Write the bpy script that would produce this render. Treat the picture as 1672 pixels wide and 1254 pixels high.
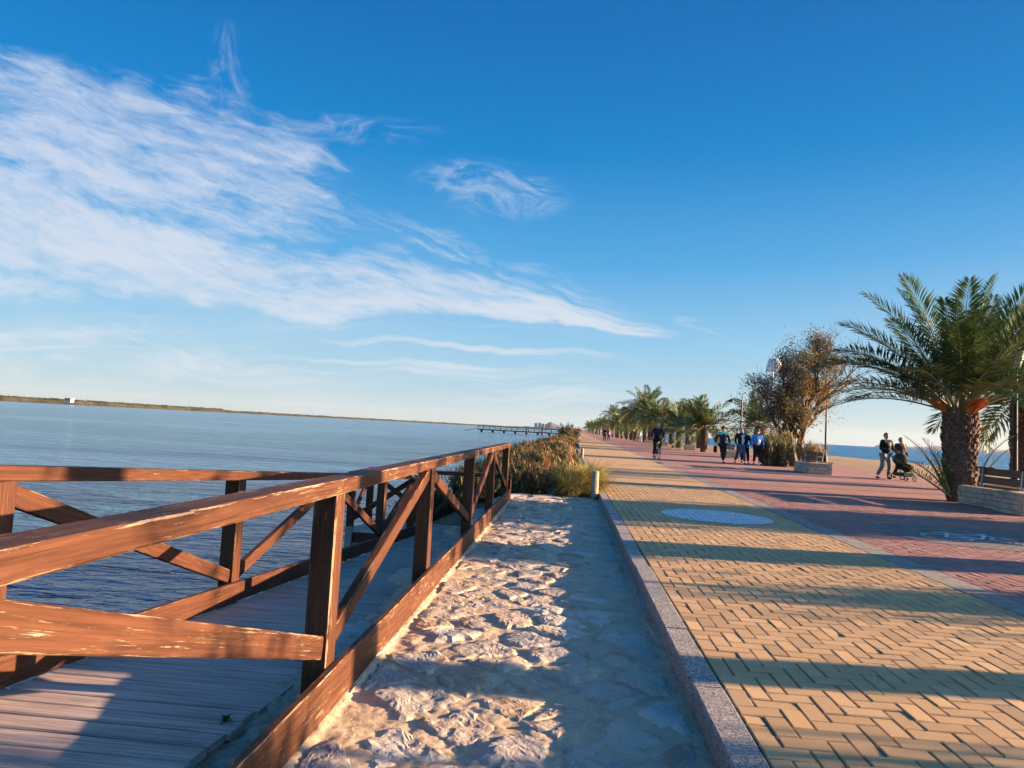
import bpy, bmesh, math, random
import numpy as np
from mathutils import Vector, Matrix, noise, Quaternion
C = bpy.context.scene
for _o in list(bpy.data.objects): bpy.data.objects.remove(_o)
R = math.radians
rnd = random.Random(7)

# ------------------------------------------------------------------ camera
YAW, PITCH, ROLL = R(4.9), R(3.62), R(3.1)
CAMH = 1.22
F_ = Vector((-math.sin(YAW)*math.cos(PITCH), math.cos(YAW)*math.cos(PITCH), math.sin(PITCH)))
R0_ = Vector((math.cos(YAW), math.sin(YAW), 0)); U0_ = R0_.cross(F_)
RR_ = R0_*math.cos(ROLL)+U0_*math.sin(ROLL); UU_ = -R0_*math.sin(ROLL)+U0_*math.cos(ROLL)
cam = bpy.data.objects.new('camera', bpy.data.cameras.new('camera'))
C.collection.objects.link(cam); C.camera = cam
M_ = Matrix((RR_, UU_, -F_)).transposed().to_4x4(); M_.translation = Vector((0, 0, CAMH))
cam.matrix_world = M_
cam.data.sensor_width = 36; cam.data.sensor_fit = 'HORIZONTAL'; cam.data.lens = 1111/1672*36
cam.data.clip_start = .05; cam.data.clip_end = 60000

# ------------------------------------------------------------------ light
SUN_EL, SUN_AZ = R(9.6), R(5.0)          # azimuth measured from +X towards +Y
sdir = Vector((math.cos(SUN_AZ)*math.cos(SUN_EL), math.sin(SUN_AZ)*math.cos(SUN_EL), math.sin(SUN_EL)))
sun = bpy.data.objects.new('sun', bpy.data.lights.new('sun', 'SUN')); C.collection.objects.link(sun)
sun.data.energy = 5.0; sun.data.angle = R(.5); sun.data.color = (1, .67, .39)
sun.rotation_euler = sdir.to_track_quat('Z', 'Y').to_euler()
C.view_settings.view_transform = 'Standard'; C.view_settings.look = 'None'
C.view_settings.gamma = 1; C.view_settings.use_curve_mapping = False
EXPO = 2.25
C.view_settings.exposure = EXPO
C.cycles.max_bounces = 6; C.cycles.transparent_max_bounces = 12
C.cycles.sample_clamp_indirect = 4

w = bpy.data.worlds.new('World'); C.world = w; w.use_nodes = True
nt = w.node_tree; nt.nodes.clear()
class N:
    """tiny node helper"""
    def __init__(s, tree): s.t = tree
    def n(s, typ, **kw):
        nd = s.t.nodes.new(typ)
        for k, v in kw.items(): setattr(nd, k, v)
        return nd
    def put(s, sock, v):
        if isinstance(v, bpy.types.NodeSocket): s.t.links.new(v, sock)
        elif v is not None: sock.default_value = v
    def m(s, op, a, b=None, c=None, clamp=False):
        nd = s.n('ShaderNodeMath', operation=op); nd.use_clamp = clamp
        for i, v in enumerate((a, b, c)):
            if v is not None: s.put(nd.inputs[i], v)
        return nd.outputs[0]
    def vm(s, op, a, b=None, scale=None):
        nd = s.n('ShaderNodeVectorMath', operation=op)
        s.put(nd.inputs[0], a)
        if b is not None: s.put(nd.inputs[1], b)
        if scale is not None: s.put(nd.inputs['Scale'], scale)
        return nd.outputs['Value'] if op in ('DOT_PRODUCT', 'LENGTH') else nd.outputs[0]
    def ss(s, v, lo, hi):
        nd = s.n('ShaderNodeMapRange', interpolation_type='SMOOTHSTEP')
        s.put(nd.inputs['Value'], v); s.put(nd.inputs['From Min'], lo); s.put(nd.inputs['From Max'], hi)
        return nd.outputs[0]
    def comb(s, x, y, z=0.0):
        nd = s.n('ShaderNodeCombineXYZ')
        for i, v in enumerate((x, y, z)): s.put(nd.inputs[i], v)
        return nd.outputs[0]
    def noise(s, vec, scale=1., detail=4., rough=.55, dist=0., col=False):
        nd = s.n('ShaderNodeTexNoise')
        if vec is not None: s.put(nd.inputs['Vector'], vec)
        s.put(nd.inputs['Scale'], scale); s.put(nd.inputs['Detail'], detail); s.put(nd.inputs['Roughness'], rough); s.put(nd.inputs['Distortion'], dist)
        return nd.outputs['Color' if col else 'Fac']
    def mix(s, f, a, b, blend='MIX'):
        nd = s.n('ShaderNodeMix', data_type='RGBA', blend_type=blend)
        s.put(nd.inputs[0], f)
        for i, v in ((6, a), (7, b)):
            if isinstance(v, tuple) and len(v) == 3: v = (*v, 1)
            s.put(nd.inputs[i], v)
        return nd.outputs[2]
    def ramp(s, f, pts):
        nd = s.n('ShaderNodeValToRGB'); s.put(nd.inputs[0], f)
        e = nd.color_ramp.elements
        while len(e) < len(pts): e.new(.5)
        for el, (p, c) in zip(e, pts):
            el.position = p; el.color = (*c, 1) if len(c) == 3 else c
        return nd.outputs[0]
g = N(nt)
sky = g.n('ShaderNodeTexSky', sky_type='NISHITA'); sky.sun_disc = False
sky.sun_elevation = SUN_EL; sky.sun_rotation = R(90)-SUN_AZ
sky.altitude = 0; sky.air_density = 1.0; sky.dust_density = .35; sky.ozone_density = 3.0
hs = g.n('ShaderNodeHueSaturation'); g.put(hs.inputs['Color'], sky.outputs[0]); hs.inputs['Saturation'].default_value = 1.22; hs.inputs['Hue'].default_value = .5
SKYS = .15
d = g.n('ShaderNodeTexCoord').outputs['Generated']
ca, sa = math.cos(YAW), math.sin(YAW)
xx = g.vm('DOT_PRODUCT', d, (ca, sa, 0)); yy = g.vm('DOT_PRODUCT', d, (-sa, ca, 0)); zz = g.vm('DOT_PRODUCT', d, (0, 0, 1))
yc = g.m('MAXIMUM', yy, .05)
u = g.m('DIVIDE', xx, yc); v = g.m('DIVIDE', zz, yc)
front = g.m('MULTIPLY', g.ss(yy, .1, .4), g.ss(zz, .0, .02))
uv3 = g.comb(u, v, 0)
wrp = g.noise(uv3, 3.2, 3, .5, 0, True)
wv = g.vm('SCALE', g.vm('SUBTRACT', wrp, (.5, .5, .5)), scale=.085)
wv2 = g.vm('SCALE', g.vm('SUBTRACT', g.noise(uv3, 14, 3, .6, 0, True), (.5, .5, .5)), scale=.016)
uvw = g.vm('ADD', g.vm('ADD', uv3, wv), wv2)
sp = g.n('ShaderNodeSeparateXYZ'); g.put(sp.inputs[0], uvw)
U2, V2 = sp.outputs[0], sp.outputs[1]
TU, TV = .335, .150
a_ = g.m('SUBTRACT', TU, U2); b_ = g.m('SUBTRACT', V2, TV)
phi = g.m('ARCTAN2', b_, a_); rr = g.m('SQRT', g.m('ADD', g.m('MULTIPLY', a_, a_), g.m('MULTIPLY', b_, b_)))
# long streaks that run together towards one point low over the promenade
st1 = g.noise(g.comb(g.m('MULTIPLY', phi, 10.), g.m('MULTIPLY', rr, 2.6), 3.1), 1., 6, .58, .35)
st2 = g.noise(g.comb(g.m('MULTIPLY', phi, 24.), g.m('MULTIPLY', rr, 7.), 7.7), 1., 6, .65, .5)
rip = g.noise(g.comb(g.m('MULTIPLY', U2, 11.), g.m('MULTIPLY', g.m('ADD', V2, g.m('MULTIPLY', U2, .28)), 46.), 1.7), 1., 7, .68, .5)
pn = g.m('ADD', phi, g.m('MULTIPLY', g.m('SUBTRACT', g.noise(uv3, 2.6, 4, .6), .5), .22))
core = g.m('MULTIPLY', g.ss(pn, -.05, .05), g.m('SUBTRACT', 1., g.ss(pn, .13, .26)))
upper = g.m('MULTIPLY', g.m('MULTIPLY', g.ss(pn, .10, .2), g.m('SUBTRACT', 1., g.ss(pn, .27, .47))), g.ss(rr, .25, .75))
under = g.m('MULTIPLY', g.m('MULTIPLY', g.ss(pn, -.30, -.08), g.m('SUBTRACT', 1., g.ss(pn, -.06, .04))), g.ss(rr, .35, .8))
env = g.m('MAXIMUM', core, g.m('MAXIMUM', g.m('MULTIPLY', upper, .92), g.m('MULTIPLY', under, .84)))
env = g.m('MULTIPLY', env, g.ss(rr, .0, .16)); env = g.m('MULTIPLY', env, g.ss(a_, 0., .05))
dens = g.m('ADD', g.m('MULTIPLY', st1, .70), g.m('ADD', g.m('MULTIPLY', st2, .40), g.m('MULTIPLY', rip, .62)))
dens = g.m('ADD', dens, g.m('MULTIPLY', g.m('SUBTRACT', env, 1.), .75))
veil = g.m('MULTIPLY', g.m('MULTIPLY', g.ss(g.m('MULTIPLY', U2, -1.), -.1, .6), g.m('SUBTRACT', 1., g.ss(V2, .16, .36))), g.m('MULTIPLY', g.ss(st1, .3, .7), .42))
main = g.m('MAXIMUM', g.m('MULTIPLY', g.ss(dens, .55, 1.0), .93), veil)
# faint level bands close to the horizon
lb = g.noise(g.comb(g.m('MULTIPLY', U2, 2.2), g.m('MULTIPLY', V2, 48.), 9.), 1., 5, .6, .3)
lenv = g.m('MULTIPLY', g.ss(v, .012, .05), g.m('SUBTRACT', 1., g.ss(v, .10, .17)))
lenv = g.m('MULTIPLY', lenv, g.m('SUBTRACT', 1., g.ss(u, -.05, .30)))
low = g.m('MULTIPLY', g.m('MULTIPLY', g.ss(lb, .46, .68), lenv), .75)
def wisp(cu, cv, ru, rv, rot, amp, seed, sx=16., sy=16.):
    c_, s_ = math.cos(rot), math.sin(rot)
    p = g.m('ADD', g.m('MULTIPLY', g.m('SUBTRACT', U2, cu), c_), g.m('MULTIPLY', g.m('SUBTRACT', V2, cv), s_))
    q = g.m('SUBTRACT', g.m('MULTIPLY', g.m('SUBTRACT', V2, cv), c_), g.m('MULTIPLY', g.m('SUBTRACT', U2, cu), s_))
    r2 = g.m('ADD', g.m('POWER', g.m('ABSOLUTE', g.m('DIVIDE', p, ru)), 2.), g.m('POWER', g.m('ABSOLUTE', g.m('DIVIDE', q, rv)), 2.))
    e = g.m('SUBTRACT', 1., g.ss(r2, .05, 1.))
    nz = g.noise(g.comb(g.m('MULTIPLY', p, sx), g.m('MULTIPLY', q, sy), seed), 1., 6, .68, 1.2)
    return g.m('MULTIPLY', g.m('MULTIPLY', g.ss(nz, .40, .74), e), amp)
ws = [wisp(-.455, .50, .035, .11, .12, .42, 1.3, 30, 8), wisp(-.045, .35, .14, .055, -.12, .75, 2.2, 12, 24),
      wisp(-.27, .43, .17, .03, .05, .42, 4.4, 9, 34), wisp(.27, .175, .05, .010, -.2, .75, 5.5, 12, 40),
      wisp(.05, .085, .15, .012, -.05, .55, 6.1, 6, 60), wisp(.0, .045, .2, .008, -.03, .7, 6.9, 5, 60), wisp(-.06, .245, .3, .03, -.28, .6, 8.2, 8, 40)]
cl = g.m('MAXIMUM', main, low)
for s_ in ws: cl = g.m('MAXIMUM', cl, s_)
cl = g.m('MULTIPLY', cl, front)
K = 1/(SKYS*2**EXPO)
grad = g.ramp(g.m('ADD', zz, .0), [(0, (.52, .63, .66)), (.05, (.41, .61, .73)), (.13, (.26, .54, .78)), (.24, (.075, .375, .73)), (.38, (.0, .225, .60)), (.52, (.0, .15, .49)), (1, (.0, .11, .40))])
grad = g.vm('SCALE', grad, scale=K)
warm = g.m('MULTIPLY', g.ss(xx, .2, 1.), g.m('SUBTRACT', 1., g.ss(zz, .0, .35)))
grad = g.mix(g.m('MULTIPLY', warm, .35), grad, (.95*K, .80*K, .62*K))
wn = g.m('MAXIMUM', g.ss(xx, .60, .88), g.m('MULTIPLY', g.ss(g.m('MULTIPLY', yy, -1.), .1, .8), .35))
skb = g.mix(g.m('ADD', g.m('MULTIPLY', wn, .92), .03), grad, hs.outputs[0])
ccol = g.mix(g.ss(v, .0, .45), (.74*K, .80*K, .86*K), (.60*K, .69*K, .86*K))
skc = g.mix(cl, skb, ccol)
bg = g.n('ShaderNodeBackground'); g.put(bg.inputs[0], skc); bg.inputs[1].default_value = SKYS
g.t.links.new(bg.outputs[0], g.n('ShaderNodeOutputWorld').inputs[0])

# ------------------------------------------------------------------ material helpers
def newmat(name):
    m = bpy.data.materials.new(name); m.use_nodes = True
    t = m.node_tree; b = t.nodes['Principled BSDF']
    return m, N(t), b
def simple(name, col, rough=.7, metal=0., spec=.4, nscale=0., namp=.0, bump=0., bscale=60.):
    m, g, b = newmat(name)
    b.inputs['Roughness'].default_value = rough; b.inputs['Metallic'].default_value = metal
    b.inputs['Specular IOR Level'].default_value = spec
    pos = g.n('ShaderNodeNewGeometry').outputs['Position']
    if nscale:
        f = g.noise(pos, nscale, 5, .6)
        c = g.mix(g.ss(f, .3, .7), tuple(x*(1-namp) for x in col), tuple(min(1, x*(1+namp)) for x in col))
        g.put(b.inputs['Base Color'], c)
    else: b.inputs['Base Color'].default_value = (*col, 1)
    if bump:
        bp = g.n('ShaderNodeBump'); bp.inputs['Strength'].default_value = bump; bp.inputs['Distance'].default_value = .01
        g.put(bp.inputs['Height'], g.noise(pos, bscale, 5, .6)); g.put(b.inputs['Normal'], bp.outputs[0])
    return m
def bumpn(g, b, h, dist, strength=1., prev=None):
    bp = g.n('ShaderNodeBump'); bp.inputs['Strength'].default_value = strength; bp.inputs['Distance'].default_value = dist
    g.put(bp.inputs['Height'], h)
    if prev is not None: g.put(bp.inputs['Normal'], prev)
    g.put(b.inputs['Normal'], bp.outputs[0]); return bp.outputs[0]

MT = {}
def attr_color(g, name='tint'):
    a = g.n('ShaderNodeAttribute'); a.attribute_name = name; return a.outputs['Color']
def wood_mat(name, c1, c2, flake, amt, rough=.6, stretch=3.):
    m, g, b = newmat(name)
    uvn = g.n('ShaderNodeUVMap').outputs[0]
    rn = g.n('ShaderNodeObjectInfo').outputs['Random']
    off = g.comb(g.m('MULTIPLY', rn, 37.), g.m('MULTIPLY', rn, 11.), rn)
    q = g.vm('ADD', uvn, off)
    gr = g.noise(g.vm('MULTIPLY', q, (stretch, 60., 1.)), 1., 6, .65, .3)
    big = g.noise(g.vm('MULTIPLY', q, (1.6, 5., 1.)), 1., 4, .6)
    col = g.mix(g.ss(gr, .3, .72), c1, c2)
    col = g.mix(g.m('MULTIPLY', g.ss(big, .45, .75), .45), col, tuple(x*.55 for x in c1))
    fl = g.noise(g.vm('MULTIPLY', q, (7., 150., 1.)), 1., 6, .75, .4)
    fl2 = g.noise(g.vm('MULTIPLY', q, (2.2, 9., 1.)), 1., 3, .6)
    tc = g.n('ShaderNodeSeparateColor'); g.put(tc.inputs[0], attr_color(g))
    mk = g.ss(g.m('ADD', g.m('ADD', fl, g.m('MULTIPLY', fl2, .45)), g.m('MULTIPLY', tc.outputs[0], .11)), .90-amt, .99-amt)
    split = g.noise(g.vm('MULTIPLY', q, (1.3, 210., 1.)), 1., 3, .6)
    col = g.mix(g.m('MULTIPLY', g.ss(split, .62, .70), .8), col, tuple(x*.25 for x in c1))
    col = g.mix(mk, col, flake)
    g.put(b.inputs['Base Color'], col); b.inputs['Roughness'].default_value = rough
    b.inputs['Specular IOR Level'].default_value = .12
    h = g.m('SUBTRACT', g.m('ADD', gr, g.m('MULTIPLY', big, .6)), g.m('MULTIPLY', mk, .35))
    bumpn(g, b, h, .004, .8)
    MT[name] = m
wood_mat('painted_wood', (.050, .0195, .0115), (.100, .040, .022), (.30, .19, .11), .035)
wood_mat('painted_wood_worn', (.054, .021, .012), (.110, .045, .0245), (.36, .25, .16), .085)
wood_mat('deck_wood', (.32, .24, .20), (.60, .475, .40), (.66, .55, .47), .03, .85, 2.)
wood_mat('bench_wood', (.10, .065, .045), (.17, .11, .08), (.3, .22, .16), .02)
wood_mat('post_wood', (.20, .17, .12), (.42, .37, .28), (.5, .45, .36), .03, .85)

def paver_mat(name, c1, c2, dark):
    m, g, b = newmat(name)
    pos = g.n('ShaderNodeNewGeometry').outputs['Position']
    t = g.n('ShaderNodeSeparateColor'); g.put(t.inputs[0], attr_color(g))
    col = g.mix(t.outputs[0], c1, c2)
    col = g.mix(g.m('MULTIPLY', g.ss(t.outputs[0], .88, .97), .45), col, dark)
    blot = g.noise(pos, .45, 6, .7, .8)
    col = g.mix(g.m('MULTIPLY', g.ss(blot, .50, .62), .28), col, dark)
    col = g.mix(g.m('MULTIPLY', g.ss(g.noise(pos, 1.1, 4, .6), .42, .75), .30), col, dark)
    col = g.mix(g.m('MULTIPLY', g.ss(g.noise(pos, 160., 3, .7), .5, .72), .35), col, dark)
    col = g.mix(g.m('MULTIPLY', g.ss(g.noise(pos, 9., 5, .65), .62, .75), .35), col, tuple(min(1, x*1.35) for x in c2))
    g.put(b.inputs['Base Color'], col); b.inputs['Roughness'].default_value = .85; b.inputs['Specular IOR Level'].default_value = .25
    bumpn(g, b, g.noise(pos, 230., 4, .7), .0016, .9)
    MT[name] = m
paver_mat('yellow_paver', (.48, .305, .15), (.60, .39, .20), (.31, .20, .105))
paver_mat('red_paver', (.32, .155, .125), (.42, .225, .185), (.19, .09, .078))
def far_paver(name, c1, c2, mortar, scale_rows):
    m, g, b = newmat(name)
    pos = g.n('ShaderNodeNewGeometry').outputs['Position']
    br = g.n('ShaderNodeTexBrick'); g.put(br.inputs['Vector'], pos)
    for k, v_ in (('Color1', (*c1, 1)), ('Color2', (*c2, 1)), ('Mortar', (*mortar, 1)), ('Scale', 1.), ('Mortar Size', .007), ('Mortar Smooth', .3), ('Brick Width', .2), ('Row Height', .2)): br.inputs[k].default_value = v_
    col = g.mix(g.m('MULTIPLY', g.ss(g.noise(pos, .6, 4, .6), .42, .75), .3), br.outputs[0], mortar)
    g.put(b.inputs['Base Color'], col); b.inputs['Roughness'].default_value = .85; b.inputs['Specular IOR Level'].default_value = .2
    bumpn(g, b, br.outputs['Fac'], -.004, .6)
    MT[name] = m
far_paver('yellow_paving_far', (.47, .295, .145), (.57, .365, .185), (.28, .175, .095), 1)
far_paver('red_paving_far', (.32, .16, .13), (.40, .215, .175), (.18, .09, .078), 1)

def granite():
    m, g, b = newmat('granite'); pos = g.n('ShaderNodeNewGeometry').outputs['Position']
    vo = g.n('ShaderNodeTexVoronoi'); g.put(vo.inputs['Vector'], pos); vo.inputs['Scale'].default_value = 150
    sc = g.n('ShaderNodeSeparateColor'); g.put(sc.inputs[0], vo.outputs['Color'])
    col = g.ramp(sc.outputs[0], [(0, (.05, .045, .042)), (.25, (.10, .09, .085)), (.45, (.27, .24, .21)), (.75, (.43, .385, .34)), (1, (.60, .54, .48))])
    col = g.mix(g.m('MULTIPLY', g.ss(g.noise(pos, 7, 4, .6), .45, .7), .25), col, (.28, .23, .17))
    rn = g.n('ShaderNodeObjectInfo').outputs['Random']; col = g.mix(g.m('MULTIPLY', rn, .30), col, (.20, .19, .19))
    g.put(b.inputs['Base Color'], col); b.inputs['Roughness'].default_value = .65
    bumpn(g, b, g.m('ADD', g.noise(pos, 130, 4, .7), sc.outputs[1]), .0035, 1.)
    MT['granite'] = m
granite()
MT['concrete'] = simple('concrete', (.25, .225, .19), .85, nscale=9, namp=.25, bump=.5, bscale=160)

def rock_mat(name, mortar=False):
    m, g, b = newmat(name); pos = g.n('ShaderNodeNewGeometry').outputs['Position']
    rn = g.n('ShaderNodeObjectInfo').outputs['Random']
    q = g.vm('ADD', pos, g.comb(g.m('MULTIPLY', rn, 13.), g.m('MULTIPLY', rn, 29.), g.m('MULTIPLY', rn, 5.)))
    n1 = g.noise(q, 5.5, 6, .65, .8); n2 = g.noise(q, 26., 6, .7, .4); n3 = g.noise(q, 120., 4, .7)
    if mortar:
        col = g.ramp(n1, [(.25, (.33, .24, .165)), (.5, (.50, .375, .25)), (.75, (.60, .455, .31))])
    else:
        pal = g.ramp(rn, [(0, (.46, .375, .29)), (.22, (.33, .31, .30)), (.38, (.49, .395, .29)), (.55, (.38, .25, .145)), (.7, (.56, .50, .43)), (.85, (.26, .25, .255)), (1, (.50, .37, .24))])
        col = g.mix(g.ss(n1, .35, .7), pal, (.46, .385, .30))
        col = g.mix(g.m('MULTIPLY', g.ss(g.noise(q, 3.1, 5, .6, 1.), .52, .68), .75), col, (.33, .19, .10))
    lay = g.n('ShaderNodeTexWave', wave_type='BANDS', bands_direction='DIAGONAL'); g.put(lay.inputs['Vector'], q)
    lay.inputs['Scale'].default_value = 9; lay.inputs['Distortion'].default_value = 9; lay.inputs['Detail'].default_value = 4; lay.inputs['Detail Scale'].default_value = 1.6
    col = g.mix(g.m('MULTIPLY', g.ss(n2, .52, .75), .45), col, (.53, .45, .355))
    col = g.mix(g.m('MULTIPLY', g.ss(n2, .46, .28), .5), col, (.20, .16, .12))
    g.put(b.inputs['Base Color'], col); b.inputs['Roughness'].default_value = .92; b.inputs['Specular IOR Level'].default_value = .2
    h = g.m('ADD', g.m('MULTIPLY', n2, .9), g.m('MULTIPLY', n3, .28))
    if not mortar: h = g.m('ADD', h, g.m('MULTIPLY', lay.outputs['Fac'], .22))
    bumpn(g, b, h, .010, .75)
    MT[name] = m
rock_mat('rock'); rock_mat('mortar', True)
def soil(name, c1, c2, sc=1.5, bump=.02, fine=40.):
    m, g, b = newmat(name); pos = g.n('ShaderNodeNewGeometry').outputs['Position']
    col = g.mix(g.ss(g.noise(pos, sc, 6, .65), .35, .7), c1, c2)
    col = g.mix(g.m('MULTIPLY', g.ss(g.noise(pos, fine, 4, .7), .45, .7), .3), col, tuple(x*.55 for x in c1))
    g.put(b.inputs['Base Color'], col); b.inputs['Roughness'].default_value = .95; b.inputs['Specular IOR Level'].default_value = .15
    bumpn(g, b, g.m('ADD', g.noise(pos, fine, 5, .7), g.noise(pos, sc*5, 4, .6)), bump, .8)
    MT[name] = m
soil('soil', (.15, .11, .07), (.25, .19, .125), 1.3, .02)
soil('sand', (.30, .205, .11), (.40, .285, .165), .5, .03, 12.)
soil('joint_sand', (.05, .035, .024), (.09, .065, .04), 8, .002)
soil('far_land', (.03, .031, .02), (.075, .06, .038), .035, .5, .2)

def water_mat(name, base, s1, s2, h1, h2, rough, streak=(1, 1, 1), tint=1.):
    m, g, b = newmat(name); pos = g.n('ShaderNodeNewGeometry').outputs['Position']
    b.inputs['Base Color'].default_value = (*base, 1); b.inputs['Roughness'].default_value = rough
    b.inputs['IOR'].default_value = 1.33; b.inputs['Specular IOR Level'].default_value = .5
    q = g.vm('MULTIPLY', pos, streak)
    patch = g.m('ADD', g.m('MULTIPLY', g.ss(g.noise(g.vm('MULTIPLY', pos, (.012, .05, 1)), 1., 4, .6, .5), .38, .62), 1.0), .45)
    a = g.m('MULTIPLY', g.noise(q, s1, 3, .55, .6), patch); c = g.m('MULTIPLY', g.noise(q, s2, 4, .6, .4), patch)
    n1 = bumpn(g, b, a, h1, 1.)
    bumpn(g, b, c, h2, 1., n1)
    MT[name] = m
water_mat('lagoon_water', (.05, .16, .25), 1.0, 4.4, .62, .20, .15, (.45, 1.25, 1))
water_mat('sea_water', (.002, .13, .30), .25, 1.5, 3.2, 1.0, .28, (.7, .9, 1))

def leafmat(name, c1, c2, sc=6., trans=.25, rough=.55, top=None):
    m, g, b = newmat(name); pos = g.n('ShaderNodeNewGeometry').outputs['Position']
    rn = g.n('ShaderNodeObjectInfo').outputs['Random']
    f = g.m('ADD', g.m('MULTIPLY', g.ss(g.noise(pos, sc, 3, .6), .3, .7), .65), g.m('MULTIPLY', rn, .35))
    col = g.mix(f, c1, c2)
    g.put(b.inputs['Base Color'], col); b.inputs['Roughness'].default_value = rough; b.inputs['Specular IOR Level'].default_value = .2
    tr = g.n('ShaderNodeBsdfTranslucent'); g.put(tr.inputs[0], g.mix(.5, col, c2))
    mx = g.n('ShaderNodeMixShader'); mx.inputs[0].default_value = trans
    g.t.links.new(b.outputs[0], mx.inputs[1]); g.t.links.new(tr.outputs[0], mx.inputs[2])
    g.t.links.new(mx.outputs[0], g.t.nodes['Material Output'].inputs[0])
    MT[name] = m
leafmat('palm_leaf', (.025, .06, .02), (.10, .15, .045), 1.5, .22, .42)
leafmat('palm_leaf_pale', (.09, .11, .045), (.17, .17, .08), 1.5, .25, .5)
leafmat('palm_stem', (.16, .17, .05), (.26, .22, .085), 2, .05)
leafmat('dry_stalk', (.45, .13, .03), (.60, .22, .05), 6, .15)
leafmat('tamarisk_leaf', (.085, .08, .05), (.18, .15, .085), 1.2, .25, .7)
leafmat('tamarisk_dry', (.22, .12, .03), (.34, .17, .04), 1.2, .3, .7)
leafmat('shrub_green', (.03, .045, .018), (.085, .095, .035), 3., .2, .7)
leafmat('shrub_olive', (.15, .11, .045), (.31, .215, .095), 3., .2, .7)
leafmat('shrub_rust', (.22, .09, .045), (.38, .18, .09), 3., .2, .7)
leafmat('grass_yellow', (.22, .20, .06), (.42, .35, .13), 5., .25, .7)
leafmat('weed_green', (.04, .085, .02), (.11, .17, .04), 9., .25, .6)
MT['bark'] = simple('bark', (.10, .075, .055), .9, nscale=14, namp=.5, bump=1., bscale=45)
MT['palm_trunk'] = simple('palm_trunk', (.12, .075, .055), .95, nscale=16, namp=.55, bump=.8, bscale=60)
MT['dark_metal'] = simple('dark_metal', (.018, .018, .02), .45, .6)
MT['steel'] = simple('steel', (.35, .36, .38), .4, .8)
MT['white'] = simple('white', (.75, .75, .73), .7, nscale=2, namp=.06)
MT['limewash'] = simple('limewash', (.42, .42, .41), .9)
MT['paint_white'] = simple('paint_white', (.72, .73, .72), .8, nscale=6, namp=.18, bump=.4, bscale=200)
MT['paint_worn'] = simple('paint_worn', (.20, .175, .17), .85, nscale=4, namp=.3)
MT['lamp_glass'] = simple('lamp_glass', (.6, .58, .5), .2)
MT['rust'] = simple('rust', (.25, .09, .05), .8)
MT['red_cloth'] = simple('red_cloth', (.35, .04, .03), .8)
MT['hill'] = simple('hill', (.08, .10, .15), 1., nscale=.0006, namp=.25)

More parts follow.
